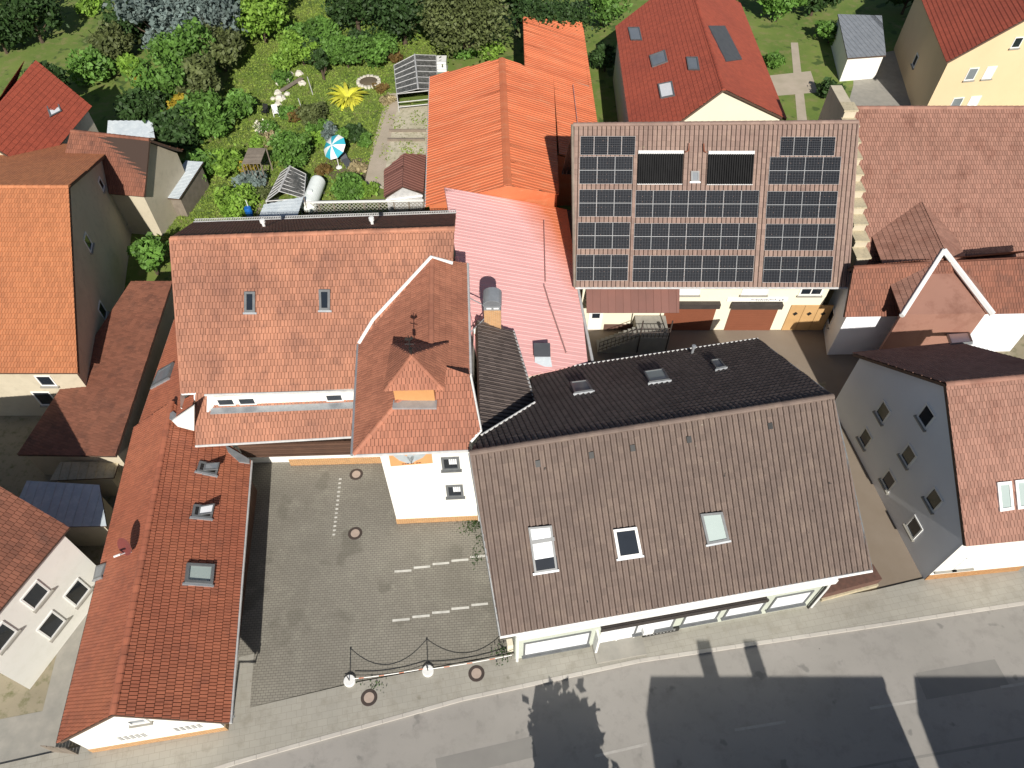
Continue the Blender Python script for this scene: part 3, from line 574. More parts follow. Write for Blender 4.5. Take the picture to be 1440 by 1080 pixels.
# fascia band, shop windows with white shutters, door, awning
mb = MB(); mb.box(w0+A(0, 0, zt_w-.62), dI*LI, nI*.3, A(0, 0, .42)); mb.build('fascia', M['white_paint'], hI)
iw = lambda x, y: (lambda r: A(0, 0, CH)+r*(np.dot(w0-A(0, 0, CH), nI)/np.dot(r, nI)))(ray(x, y))
def iwin(x0, x1, xb0, z0, z1, pane='blind', fr='frame_grey'):
    s0 = np.dot(iw(*x0)-w0, dI); s1 = np.dot(iw(*x1)-w0, dI)
    return win(hI, wquad(w0, dI, s0, z0, z1, s1-s0), nI, fr=fr, pane=pane, wd=.09, h1=.07, sill='frame_grey')
iwin((736, 913), (830, 893), 0, .45, 2.35)
for a, b_ in (((893, 884), (948, 873)), ((960, 872), (1012, 860)), ((1020, 861), (1074, 850)), ((1083, 850), (1136, 840))): iwin(a, b_, 0, .75, 2.45)
s0 = np.dot(iw(842, 898)-w0, dI)
dq = wquad(w0, dI, s0, .12, 2.25, 2.0); o = win(hI, dq, nI, name='door', fr='white_paint', pane='blind', wd=.1, h1=.06, bars=1)
mb = MB(); mb.box(w0+dI*(s0-.3)+A(0, 0, .05), dI*2.7, nI*1.0, A(0, 0, .22)); mb.build('door_step', M['concrete'], hI)
mb = MB(); mb.box(w0+dI*(s0-.2)+A(0, 0, zt_w-.95), dI*8.6, nI*.42, A(0, 0, .2)); mb.box(w0+dI*(s0-.25)+nI*.42+A(0, 0, zt_w-.98), dI*8.7, nI*.06, A(0, 0, .26)); mb.build('awning_box', M['box_brown'], hI)
mb = MB(); mb.box(w0+dI*(s0-.28)+A(0, 0, .3), dI*.12, nI*.5, A(0, 0, 2.0)); mb.build('door_screen', M['white_paint'], hI)
s2_ = s0+2.45; bq = wquad(w0, dI, s2_, .15, .72, 2.0)
mb = MB(); mb.prism([p+nI*.1 for p in bq], nI*-.05, 0)
for row, (v0, n_) in enumerate(((.62, 5), (.25, 9))):
    for i in range(n_):
        a = bq[3]+(bq[2]-bq[3])*((.45 if row == 0 else .08)+i*.095)+A(0, 0, .57*v0)+nI*.104; mb.face([a, a+dI*(.06+.06*rs.random()), a+dI*.1+A(0, 0, .09), a+A(0, 0, .09)], 1)
mb.build('shop_board', [M['black'], M['gutter_grey']], hI)
mb = MB(); mb.box(w0+dI*(s0+2.25)+nI*.02+A(0, 0, 1.15), dI*.55, nI*.3, A(0, 0, .45)); mb.build('wall_box', M['white_paint'], hI)
strip(hI, 'downpipe', [ieR+dI*-2.0+A(0, 0, -.1), w1+nI*.1+A(0, 0, 2.6), w1+nI*.1+A(0, 0, .1)], 'white_paint', .07); strip(hI, 'downpipe', [w1-dI*.2+nI*.12+A(0, 0, 2.9), w1-dI*.2+nI*.12+A(0, 0, .1)], 'black', .06)
strip(hI, 'downpipe', [w0+dI*.1+nI*.1+A(0, 0, 3.4), w0+dI*.1+nI*.1+A(0, 0, .1)], 'white_paint', .08)
mb = MB(); mb.box(w0-dI*.35-nI*.2+A(0, 0, .8), dI*.3, nI*-.35, A(0, 0, .9)); mb.build('meter_box', M['render_cream'], hI)
o = skyl(hI, [(742, 741), (775, 738), (783, 800), (751, 805)], plIf, fr='frame_grey', pane='blind', wd=.1)
for (a, b_, mm) in (((748, 753), (778, 766), 'frame_grey'), ((754, 787), (780, 799), 'glass')):
    mb = MB(); c = pp((a[0]+b_[0])/2, (a[1]+b_[1])/2, plIf)+plIf[1]*.18; u = unit(fI[1]-fI[0]); v = np.cross(plIf[1], u); hw = .56; hh = .09 if mm == 'frame_grey' else .3
    mb.prism([c-u*hw-v*hh, c+u*hw-v*hh, c+u*hw+v*hh, c-u*hw+v*hh], -plIf[1]*.02); mb.build('transom' if mm == 'frame_grey' else 'lower_pane', M[mm], o)
skyl(hI, [(861, 744), (894, 740), (902, 780), (868, 785)], plIf, fr='white_paint', pane='glass', wd=.13)
skyl(hI, [(983, 722), (1014, 719), (1024, 759), (993, 765)], plIf, fr='frame_grey', pane='glass_pale', wd=.12)
for x, y in ((756, 652), (831, 640), (889, 630), (968, 618), (1082, 599)):
    c = pp(x, y, plIf); mb = MB(); u = unit(fI[1]-fI[0]); v = np.cross(plIf[1], u); mb.box(c-u*.12-v*.16, u*.24, v*.32, plIf[1]*.12); mb.build('roof_vent', M['black'], hI)
skyl(hI, [(802, 541), (826, 538), (834, 552), (808, 556)], plIb, pane='glass_sky', wd=.09); skyl(hI, [(905, 526), (933, 522), (942, 537), (913, 541)], plIb, pane='glass_pale', wd=.09)
skyl(hI, [(999, 510), (1012, 508), (1021, 519), (1007, 522)], plIb, pane='glass_sky', wd=.08)
c = pp(973, 497, plIb); mb = MB(); mb.lathe(c-A(0, 0, .2), [(.08, 0), (.08, .75), (.13, .75), (.13, .9), (0, .92)], 0, 10); mb.build('vent_pipe', M['zinc'], hI)
gw = thing('garden_wall', 'low red-brown brick wall past the right end of the shop front', 'wall', px(1190, 835))
mb = MB(); a, b_ = px(1152, 845), px(1231, 824); d = unit(b_-a); nn = A(-d[1], d[0], 0); mb.box(a+A(0, 0, .0), b_-a, nn*.9, A(0, 0, .95)); mb.build('wall', M['brick_red'], gw)
mb = MB(); mb.box(a+A(0, 0, 0)-nn*.1, b_-a, nn*.12, A(0, 0, .35)); mb.build('plinth', M['sandstone'], gw)

# ------------------------------------------------------------------ house D: small dark roof and brick chimney
hD = thing('link_building', 'small building with dark brown pantile roof and brick chimney beside the tower wing', 'house', px(720, 600))
g1, g2 = px(752, 567, 6.1), px(722, 466, 6.1); plD = plane(g1, g2, A(-2.2, 24, 8.1))
xD = -2.1; g3 = A(xD, g2[1]-.3, zat(plD, xD, g2[1]-.3)); g4 = pp(675, 613, plD)
roof('roof', hD, [[g1, g2, g3, g4]], (g1, g2), 'pan', M['tile_dark'])
gutter(hD, g1, g2, 'gutter_grey', .09)
body(hD, [(g1[0]-.3, g1[1]+.2, 5.8), (g2[0]-.3, g2[1]-.3, 5.8), (xD-.2, g3[1]-.3, g3[2]-.3), (xD-.2, 21, zat(plD, xD, 21)-.3)], M['render_white'])
cb = pp(693, 458, plD); ch = thing('chimney', 'orange brick chimney with grey metal cowl behind the dark brown roof', 'chimney', cb)
cz = 1.4; mb = MB(); mb.abox(cb[0]-.5, cb[0]+.5, cb[1]-.05, cb[1]+.9, cb[2]-2, cb[2]+cz); mb.build('stack', brickify('chimney_brick', (((.50, .26, .10), (.44, .22, .085)), dict(scale=3, rough=.85, bump=.3)), .25, .083, (math.pi/2, 0, 0), (.55, .42, .28)), ch)
mb = MB(); mb.abox(cb[0]-.52, cb[0]+.52, cb[1]-.1, cb[1]+.95, cb[2]+cz, cb[2]+cz+.32)
for i in range(8):
    t0, t1 = i*math.pi/8, (i+1)*math.pi/8; p = lambda t, y: A(cb[0]-.56*math.cos(t), y, cb[2]+cz+.42+.42*math.sin(t))
    mb.prism([p(t0, cb[1]-.15), p(t1, cb[1]-.15), p(t1, cb[1]+1.0), p(t0, cb[1]+1.0)], A(0, 0, -.03))
for x in (-.53, .49):
    for y in (-.1, .9): mb.abox(cb[0]+x, cb[0]+x+.04, cb[1]+y, cb[1]+y+.06, cb[2]+cz, cb[2]+cz+.45)
mb.build('cowl', M['zinc'], ch)
mb = MB(); mb.abox(cb[0]-.34, cb[0]-.05, cb[1]-.115, cb[1]-.1, cb[2]+cz+.1, cb[2]+cz+.2); mb.abox(cb[0]+.08, cb[0]+.38, cb[1]-.115, cb[1]-.1, cb[2]+cz+.1, cb[2]+cz+.2); mb.build('flue_slot', M['white_paint'], ch)
strip(ch, 'brace', [A(cb[0]-.5, cb[1], cb[2]+.6), A(cb[0]-1.5, cb[1]-1.2, cb[2]+.4)], 'zinc', .035); strip(ch, 'brace', [A(cb[0]-.5, cb[1]+.8, cb[2]+.9), A(cb[0]-1.6, cb[1]+1.6, cb[2]+.9)], 'zinc', .035)

# ------------------------------------------------------------------ halls E (bleached), F and G (orange)
hE = thing('pink_hall', 'hall with sun-bleached pink ribbed metal roof between the houses', 'hall', px(760, 400))
a, b_, c, d = px(806, 270, 4.3), px(832, 506, 4.3), px(641, 372, 6.5), px(625, 264, 6.5); a[0] = 4.45
plE = plane(d, c, (a+b_)/2); zE = lambda x, y: A(x, y, zat(plE, x, y))
eq = [zE(4.5, 45.2), zE(4.62, 35.2), zE(b_[0]-.1, 28.4), zE(-2.6, 27.4), zE(c[0]+.1, 35.5), zE(d[0], 43.9)]
eq = [zE(4.5, 44.6), zE(4.6, 36.0), pp(832, 509, plE), pp(744, 528, plE), zE(-1.9, 27.2), zE(c[0], 36.4), pp(625, 264, plE)]
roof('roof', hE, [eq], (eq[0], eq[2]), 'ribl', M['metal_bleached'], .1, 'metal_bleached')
body(hE, [(p[0]+(.25 if p[0] < 0 else -.25), min(p[1], 44.2), p[2]-.2) for p in eq], M['render_cream'])
gutter(hE, pp(811, 403, plE)+A(.06, 0, 0), eq[2]+A(.06, 0, 0), 'gutter_grey', .1)
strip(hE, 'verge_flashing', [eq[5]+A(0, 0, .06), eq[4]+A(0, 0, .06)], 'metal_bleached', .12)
for pts in ([(764, 313), (766, 398)], [(764, 403), (772, 430), (795, 498)]):
    mb = MB(); L3 = [pp(x, y, plE) for x, y in pts]
    for hh in (.1, .2): mb.tube([p+plE[1]*hh for p in L3], .022, 0, 5)
    for p0, p1 in zip(L3[:-1], L3[1:]):
        n = int(np.linalg.norm(p1-p0)/.72)
        for i in range(n+1): mb.box(p0+(p1-p0)*i/max(n, 1), A(.05, 0, 0), A(0, .03, 0), plE[1]*.22)
    mb.build('snow_guard', M['rail_pink'], hE)
mb = MB(); p = pp(762, 500, plE); mb.abox(p[0]-.45, p[0]+.45, p[1]-.35, p[1]+.5, p[2]-.2, p[2]+.35, 0); mb.prism([p+A(-.5, -.42, .36), p+A(.5, -.42, .36), p+A(.5, .58, .46), p+A(-.5, .58, .46)], A(0, 0, .05), 1); mb.prism([p+A(-.45, -.9, .02), p+A(.6, -.9, -.02), p+A(.5, -.35, .3), p+A(-.45, -.35, .3)], A(0, 0, .03), 2)
mb.build('roof_hatch', [M['canopy_brown'], M['dark_grey'], M['corr']], hE)
hF = thing('orange_hall', 'hall with bright orange ribbed metal gable roof behind the pink hall', 'hall', px(680, 290))
f1, f2 = px(714, 261, 6.6), px(706, 82, 6.6); fe = px(786, 273, 5.3); flb, flf = px(604, 108, 4.5), px(598, 290, 4.5)
plFr = plane(f1, f2, fe); plFl = plane(f1, f2, (flb+flf)/2)
fl4 = [f1, f2]+q(plFl, (604, 108), (598, 290)); roof('roof', hF, [fl4], (fl4[2], fl4[3]), 'rib', M['metal_orange'], .1, 'metal_orange')
zF = lambda x, y: A(x, y, zat(plFr, x, y)); yb_ = f2[1]
fr5 = [f1, pp(786, 273, plFr), zF(3.75, 50.2), zF(7.55, 50.4), pp(841, 172, plFr), zF(7.5, yb_-.3), f2]
fr5 = [f1, pp(786, 273, plFr), zF(3.8, yb_-.1), f2]
roof('roof', hF, [fr5, [zF(3.8, 50.6), zF(7.55, 50.6), zF(7.5, yb_-.2), zF(3.8, yb_-.1)]], (f1+A(8, 0, 0), f2+A(8, 0, 0)), 'rib', M['metal_orange'], .1, 'metal_orange')
mb = MB(); mb.prism([f1+A(-.3, 0, -.02), f1+A(0, 0, .08), f2+A(0, 0, .08), f2+A(-.3, 0, -.02)], A(0, 0, .03)); mb.prism([f1+A(.3, 0, -.02), f1+A(0, 0, .08), f2+A(0, 0, .08), f2+A(.3, 0, -.02)], A(0, 0, .03)); mb.build('ridge_cap', M['metal_orange'], hF)
fw = [fl4[3]+A(.3, .12, 0), fr5[1]+A(-.12, .12, 0)]
body(hF, [(fw[0][0], fw[0][1], fw[0][2]-.1), (f1[0], f1[1]+.12, f1[2]-.15), (fw[1][0], fw[1][1], fw[1][2]-.15), (3.6, 50.6, 5.0), (7.3, 50.7, 3.9), (7.3, yb_-.4, 3.9), (f2[0], f2[1]-.3, 6.4), (fl4[2][0]+.3, fl4[2][1]-.3, 4.35)], M['metal_orange'])
mb = MB(); x0, x1 = f1[0]-3.0, fw[1][0]
for i in range(int((x1-x0)/.36)): x = x0+i*.36; zt = (zat(plFr, x, 44.4) if x > f1[0] else zat(plFl, x, 44.4))-.2; mb.abox(x, x+.05, fw[1][1]-.1, fw[1][1]+.02, 3.8, zt)
mb.build('cladding_rib', M['shutter_brown'], hF)
strip(hF, 'verge_flashing', [fl4[2], fl4[3]], 'gutter_grey', .06)
hG = thing('orange_annex', 'lower orange ribbed metal roof under creepers at the back of the orange hall', 'shed', px(790, 90))
gq = [zF(1.15, yb_-.05), zF(7.5, yb_-.22), pp(820, 30, plFr), pp(735, 27, plFr)]
gq = [zF(1.15, yb_-.05), zF(7.5, yb_-.22), zF(7.45, 77.3), zF(1.1, 73.4)]
roof('roof', hG, [gq], (f1+A(8, 0, 0), f2+A(8, 0, 0)), 'rib', M['metal_orange'], .1, 'metal_orange')
body(hG, [(1.35, yb_, 5.6), (7.2, yb_, 4), (7.2, 76.6, 3.7), (1.35, 73.0, 5.6)], M['wood_grey'])
mb = MB(); p, p1 = pp(806, 163, plFr), pp(813, 232-62, plFr)
s_ = [zF(5.6, yb_-1), zF(5.65, 52)]
for hh in (.1, .2): mb.tube([p_+A(0, 0, hh) for p_ in s_], .025, 0, 5)
for i in range(16): p_ = s_[0]+(s_[1]-s_[0])*i/15; mb.box(p_, A(.05, 0, 0), A(0, .03, 0), A(0, 0, .24))
mb.build('snow_guard', M['rail_pink'], hF)

# ------------------------------------------------------------------ solar house
hS = thing('solar_house', 'cream house with brown roof covered by dark solar panels and two garage doors', 'house', px(1000, 465))
sA, sB = py(809, 403, 35.4), py(1191, 404, 35.4); tS = math.tan(math.radians(51)); nS = unit(A(0, -tS, 1)); plS = ((sA+sB)/2, nS)
sq = q(plS, (806, 175), (809, 404), (1191, 404), (1206, 171)); sk = lambda x, y: pp(790+x*.30556, 150+y*.30556, plS)
roof('roof', hS, [sq], (sq[1], sq[2]), 'pan', M['tile_solar'])
yR = sq[0][1]; zR = sq[0][2]; bq_ = [sq[0], sq[3], A(sq[3][0], 2*yR-35.4, sB[2]), A(sq[0][0], 2*yR-35.4, sA[2])]
roof('roof', hS, [bq_], (bq_[3], bq_[2]), 'pan', M['tile_solar'], label='rear roof slope')
ridge('ridge_tiles', hS, [(sq[0], sq[3])], M['tile_solar'], .15)
strip(hS, 'verge_board', [sq[0]+A(-.05, 0, 0), sq[1]+A(-.05, 0, 0)], 'wood_grey', .1); strip(hS, 'verge_board', [sq[3]+A(.05, 0, 0), sq[2]+A(.05, 0, 0)], 'tile_solar', .08)
gutter(hS, sq[1]-A(0, .05, .02), sq[2]-A(0, .05, .02), 'gutter_grey', .08)
wy = 35.9; wx0, wx1 = 4.9, 21.9; yB = 2*yR-wy
body(hS, [(wx0, wy, 5.0), (wx1, wy, 5.0), (wx1, yR, zR-.3), (wx1, yB, 5.0), (wx0, yB, 5.0), (wx0, yR, zR-.3)], M['render_cream'])
uS = A(1, 0, 0); vS = np.cross(nS, uS)
def pv(p, w_, h_, rows):
    mb = MB(); o = p+nS*.1; mb.prism([o, o+uS*w_, o+uS*w_-vS*h_, o-vS*h_], -nS*.045, 1)
    f = .014
    for k in range(rows):
        y0, y1 = h_*k/rows+f, h_*(k+1)/rows-f; g = o+nS*.003
        mb.face([g+uS*f-vS*y1, g+uS*(w_-f)-vS*y1, g+uS*(w_-f)-vS*y0, g+uS*f-vS*y0], 0, .5, [(0, 0), (1, 0), (1, .8), (0, .8)])
    return mb.build('solar_panel', [M['pv_glass'], M['pv_frame']], hS)
for (x, y, n) in ((82, 230, 3), (957, 232, 4), (80, 382, 3), (340, 386, 7), (945, 390, 4), (74, 533, 3), (333, 537, 7), (938, 540, 4), (68, 681, 3), (328, 685, 7), (930, 690, 4)):
    p = sk(x, y); 
    for i in range(n): pv(p+uS*1.162*i, 1.15, 1.722, 2)
for (x, y) in ((86, 137), (1006, 140)):
    p = sk(x, y)
    for i in range(4): pv(p+uS*.895*i, .875, 1.16, 1)
for (x, y) in ((350, 203), (672, 205)):   # vacuum tube collectors
    p = sk(x, y)+nS*.24; mb = MB(); W = 2.95 if x < 500 else 3.0; 
    mb.prism([p, p+uS*W, p+uS*W-vS*.22, p-vS*.22], -nS*.08, 1); mb.prism([p-vS*.22-nS*.06, p+uS*W-vS*.22-nS*.06, p+uS*W-vS*2.08-nS*.06, p-vS*2.08-nS*.06], -nS*.02, 0)
    for i in range(20): s_ = p+uS*(.08+i*(W-.16)/19); mb.tube([s_-vS*.2, s_-vS*2.1], .047, 0, 6)
    mb.prism([p-vS*2.08, p+uS*W-vS*2.08, p+uS*W-vS*2.14, p-vS*2.14], -nS*.06, 1)
    mb.build('tube_collector', [M['black_gloss'], M['gutter_grey']], hS)
    e = p+(uS*(W+.1) if x < 500 else -uS*.1); strip(hS, 'collector_pipe', [e-vS*.1, e+uS*(.2 if x < 500 else -.2)-vS*.02, e+uS*(.22 if x < 500 else -.25)+vS*.45], 'shutter_brown', .05)
skyl(hS, [(790+592*.30556, 150+297*.30556), (790+630*.30556, 150+297*.30556), (790+630*.30556, 150+345*.30556), (790+592*.30556, 150+345*.30556)], plS, pane='glass_sky', wd=.09, fr='frame_grey')
G = lambda x, y: py(930+x/5.143, 390+y/5.143, wy); nW = A(0, -1, 0)
def swin(x0, x1, z0, z1, **k): return win(hS, [A(x0, wy, z1), A(x1, wy, z1), A(x1, wy, z0), A(x0, wy, z0)], nW, **k)
gx = lambda x, y: G(x, y)[0]
# garage doors with their shutter boxes
for (xa, xb, za) in ((13.55-2.5-.15, 15.05-.55, 2.5), (15.55, 18.9, 2.45)):
    mb = MB(); mb.abox(xa, xb, wy-.06, wy-.02, 0, za)
    for i in range(11): mb.abox(xa, xb, wy-.075, wy-.06, i*za/11+.02, (i+1)*za/11-.015, 0, rs.random())
    o = mb.build('garage_door', M['shutter_brown'], hS)
    mb = MB(); mb.abox(xa-.1, xb+.12, wy-.38, wy-.005, za, za+.42); mb.build('shutter_box', M['box_brown'], o)
mb = MB(); x0 = 19.75
for i in range(3):
    mb.abox(x0+i*1.0, x0+i*1.0+.97, wy-.09, wy-.01, .05, 2.55, 0, rs.random())
    c = A(x0+i*1.0+.48, wy-.095, 1.75); mb.face([c+A(-.2, 0, 0), c+A(0, 0, -.2), c+A(.2, 0, 0), c+A(0, 0, .2)], 1)
mb.build('folding_door', [M['wood_light'], M['black']], hS)
swin(9.7+2.3, 13.6+.1, 3.45, 4.45, pane='blind', wd=.07, sill='concrete') if False else None
for xa, xb in ((11.2, 13.0), (15.9, 17.7)): swin(xa, xb, 3.55, 4.6, pane='blind', wd=.07, sill='concrete')
swin(19.9, 21.5, 3.5, 4.6, pane='glass', wd=.12, bars=1, sill='concrete')
mb = MB(); mb.abox(15.05, 19.3, wy-.06, wy-.005, 2.95, 3.28, 0)
for i in range(16): mb.abox(16.75+i*.11, 16.75+i*.11+.07, wy-.066, wy-.059, 3.1, 3.1+.05+.05*(i % 3 == 0), 1)
for i in range(7): mb.abox(17.1+i*.14, 17.1+i*.14+.08, wy-.066, wy-.059, 3.0, 3.04, 1)
mb.abox(18.7, 18.8, wy-.066, wy-.059, 3.0, 3.12, 1); mb.abox(18.9, 19.0, wy-.066, wy-.059, 3.05, 3.17, 1); mb.build('sign', [M['white_paint'], M['frame_grey']], hS)
mb = MB(); mb.abox(5.5, 6.5, wy-.07, wy-.01, .1, 2.1, 0); mb.abox(5.75, 6.3, wy-.08, wy-.065, 1.3, 1.75, 1); mb.build('side_door', [M['white_paint'], M['glass']], hS)
mb = MB(); mb.abox(6.7, 10.6, wy-.03, wy-.004, .05, .6); mb.build('plinth', M['brick_red'], hS)
# metal canopy over the outside stair
k1, k2, k3, k4 = px(808, 404, 4.3), px(953, 405, 4.3), px(955, 440, 3.35), px(813, 440, 3.35); plK = plane(k1, k2, (k3+k4)/2)
k1[1] = k2[1] = wy-.02; k1[2] = k2[2] = zat(plK, 9, wy)
roof('canopy', hS, [[A(5.1, wy, k1[2]), A(k2[0]+.15, wy, k1[2]), k3, A(5.1, k3[1], k3[2])]], (k4, k3), 'seam', M['canopy_brown'], .06, 'canopy_brown')
st = thing('outside_stair', 'concrete outside stair with iron railing under the brown metal canopy', 'stairs', (8, 34.6, 0))
mb = MB(); y0, y1 = 33.6, 34.75; nst = 9
for i in range(nst): mb.abox(6.1+i*.3, 6.1+(i+1)*.3+.02, y0, y1, 0 if i == 0 else .0, (i+1)*.165)
mb.abox(6.1+nst*.3, 11.0, y0, wy-.1, 0, nst*.165+.08); mb.build('steps', M['concrete'], st)
mb = MB(); top = lambda x: min(1.0, (x-6.1)/(nst*.3))*nst*.165+.1
xs = np.arange(6.15, 11.0, .27)
for x in xs: mb.box(A(x, y0+.02, top(x)), A(.035, 0, 0), A(0, .035, 0), A(0, 0, .95))
for hh in (.18, .55, .95): mb.tube([A(6.15, y0+.03, top(6.15)+hh), A(8.8, y0+.03, top(8.8)+hh), A(10.95, y0+.03, top(9)+hh)], .028, 0, 5)
for x in (8.9, 10.9): mb.tube([A(x, y0, .1), A(x, y0, 3.3)], .05, 0, 6)
mb.build('railing', M['iron'], st)
tbn = thing('oval_tub', 'oval grey tub on the shaded back yard beside the outside stair', 'tub', px(913, 479))
c = px(913, 479); mb = MB()
for (rr, z0, z1) in ((1, 0, .45),):
    R = lambda k, sc, z: c+A(math.cos(k*math.pi/12)*.75*sc, math.sin(k*math.pi/12)*.45*sc, z)
    for k in range(24): mb.face([R(k, .9, 0), R(k+1, .9, 0), R(k+1, 1, .45), R(k, 1, .45)]); mb.face([R(k, 1, .45), R(k+1, 1, .45), R(k+1, .86, .45), R(k, .86, .45)]); mb.face([R(k, .86, .45), R(k+1, .86, .45), R(k+1, .8, .15), R(k, .8, .15)])
    mb.face([R(k, .8, .15) for k in range(24)])
mb.build('basin', M['concrete'], tbn)

# crow-stepped gable of the salmon-roofed house on the right
hT = thing('stepped_gable_house', 'old house with salmon tiled roof and crow-stepped sandstone gable, right of the solar house', 'house', px(1320, 420))
ta, tb_ = A(24.6, 48.0, 10.6), A(46, 48.0, 10.6); te = px(1212, 385, 4.6); plT = plane(ta, tb_, A(30, 37.6, 4.6))
roof('roof', hT, [[ta, A(24.6, 37.6, 4.6), A(46, 37.6, 4.6), tb_]], (A(24.6, 37.6, 4.6), A(46, 37.6, 4.6)), 'flat', M['tile_salmon'])
roof('roof', hT, [[ta, A(24.6, 50.8, 8.9), A(46, 50.8, 8.9), tb_]], (A(24.6, 50.8, 8.9), A(46, 50.8, 8.9)), 'flat', M['tile_salmon'], label='rear roof slope')
ridge('ridge_tiles', hT, [(ta, tb_)], M['tile_salmon'], .16)
body(hT, [(24.6, 38, 4.6), (45.6, 38, 4.6), (45.6, 48, 10.2), (45.6, 50.4, 8.6), (24.6, 50.4, 8.6), (24.6, 48, 10.2)], M['render_beige'])
mb = MB(); n = 10
for side in (-1, 1):
    for i in range(n if side < 0 else 0):
        ya = 48+side*(10.6-i*10.6/n); yb2 = 48+side*(10.6-(i+1)*10.6/n); zt = 4.9+(i+1)*.6; mb.abox(23.75, 24.58, min(ya, yb2), max(ya, yb2), 0, zt, 0, rs.random())
        mb.abox(23.65, 24.68, min(ya, yb2)-.04, max(ya, yb2)+.04, zt, zt+.12, 1, rs.random())
mb.abox(23.75, 24.58, 48.0, 50.6, 0, 10.9); mb.build('stepped_gable', [M['render_beige'], M['sandstone']], hT)

# ------------------------------------------------------------------ neighbouring houses
def xy(p, z): return A(p[0], p[1], z)
def house4(name, label, cat, r0, r1, e0, e1, kind, mat, wmat, wins=(), backlabel='rear roof slope', capmat=None, d=.35):
    """gable house from its ridge and one eave; the other eave mirrors it. wins: (wall, t, z0, z1, width, pane)"""
    b0, b1 = 2*r0-e0, 2*r1-e1; b0[2] = e0[2]; b1[2] = e1[2]
    c = xy((r0+r1+e0+e1+b0+b1)/6, 0); t = thing(name, label, cat, c)
    roof('roof', t, [[r0, e0, e1, r1]], (e0, e1), kind, M[mat]); roof('roof', t, [[r0, b0, b1, r1]], (b0, b1), kind, M[mat], label=backlabel)
    ridge('ridge_tiles', t, [(r0, r1)], M[capmat or mat], .15)
    a = unit(xy(r1-r0, 0)); sh = lambda p, k, s: A(p[0], p[1], 0)+a*k*d+unit(xy(s, 0))*d
    f = [sh(e0, 1, r0-e0), sh(e1, -1, r1-e1), sh(r1, -1, e1-e1+A(1e-9, 0, 0))-A(d, 0, 0)*0, sh(b1, -1, r1-b1), sh(b0, 1, r0-b0), sh(r0, 1, A(1e-9, 0, 0))]
    f[2] = xy((f[1]+f[3])/2, 0); f[5] = xy((f[0]+f[4])/2, 0); ze, zr = e0[2]-.12, (r0[2]+r1[2])/2-.25
    body(t, [(*f[0][:2], ze), (*f[1][:2], ze), (*f[2][:2], zr), (*f[3][:2], ze), (*f[4][:2], ze), (*f[5][:2], zr)], M[wmat])
    W = {'front': (f[0], f[1]), 'end1': (f[1], f[3]), 'back': (f[3], f[4]), 'end0': (f[4], f[0])}
    for (wl, tt, z0, z1, wd_, pn) in wins:
        p, q_ = W[wl]; dd_ = unit(q_-p); n = A(dd_[1], -dd_[0], 0)
        if np.dot(n, (p+q_)/2-xy(c, 0)) < 0: n = -n
        win(t, wquad(p, dd_, np.linalg.norm(q_-p)*tt-wd_/2, z0, z1, wd_), n, pane=pn, fr='white_paint', sill='concrete')
    return t, W, (e0, e1, b0, b1)
def roof_item(t, cs, pl, **k): return win(t, [pp(x, y, pl) for x, y in cs], pl[1], 'roof_window', **dict(dict(fr='frame_grey', pane='glass_sky', wd=.12, h0=-.02, h1=.18, ph=.13), **k))
G_, P_ = 'glass', 'glass_sky'
t, W, _ = house4('gable_house', 'beige house with bright orange tiled roof at the left picture edge', 'house', px(-90, 262, 9.5), px(97, 262, 9.5), px(-90, 525, 4.8), px(110, 525, 4.8), 'flat', 'tile_orange', 'render_beige',
    [('end1', .45, 5.2, 6.3, 1.0, G_), ('end1', .3, 2.0, 3.2, 1.0, G_), ('end1', .75, 5.0, 5.9, .8, G_), ('front', .85, 1.2, 2.6, 1.2, G_), ('front', .6, 1.2, 2.6, 1.2, G_), ('front', .72, 3.2, 4.2, 1.0, G_)])
house4('gable_house', 'rust-brown roofed house behind the bright orange roof, left', 'house', px(100, 184, 7.2), px(210, 196, 7.2), px(80, 266, 4.2), px(203, 277, 4.2), 'flat', 'tile_rust', 'render_beige', [('front', .5, 1, 2.2, 1, G_)])
t, W, (e0, e1, b0, b1) = house4('gable_house', 'red roofed house turned corner-on at the upper left picture edge', 'house', px(-35, 190, 8.2), px(46, 92, 8.2), px(50, 245, 5), px(129, 150, 5), 'flat', 'tile_coral', 'render_beige', [('front', .4, 1.5, 2.8, 1.2, G_), ('end1', .5, 4.6, 5.6, 1, G_)])
pl_ = plane(px(-35, 190, 8.2), px(46, 92, 8.2), px(129, 150, 5)); roof_item(t, [(64, 150), (80, 144), (86, 158), (70, 166)], pl_, pane='blind')
def shed_roof(name, label, cat, pts, hs, kind, mat, wmat, ei=(0, 1), th=.1, edge='timber'):
    P = [px(x, y, h) for (x, y), h in zip(pts, hs)]; pl = plane(P[0], P[1], P[2]); P[3] = pp(*pts[3], pl); c = sum(P)/4
    t = thing(name, label, cat, xy(c, 0)); roof('roof', t, [P], (P[ei[0]], P[ei[1]]), kind, M[mat], th, edge)
    body(t, [(*(xy(p, 0)+unit(xy(c-p, 0))*.3)[:2], p[2]-.12) for p in P], M[wmat]); return t
shed_roof('outbuilding', 'long rust-red roof between the orange-roofed house and the lean-to', 'outbuilding', [(25, 640), (163, 642), (243, 396), (185, 396)], [2.6, 3.6, 3.6, 2.7], 'flat', 'tile_rust', 'render_beige', (0, 3))
shed_roof('metal_roof_shed', 'shed with pale blue-grey metal roof below the rust-red roof at left', 'shed', [(8, 742), (150, 740), (140, 682), (38, 676)], [2.6, 2.6, 3.0, 3], 'seam', 'corr', 'render_beige')
shed_roof('tiled_shed', 'narrow beige-roofed shed strip under the lower edge of the rust-red roof', 'shed', [(70, 676), (160, 672), (168, 648), (85, 650)], [2.2, 2.2, 2.4, 2.4], 'seam', 'sandstone', 'render_beige')
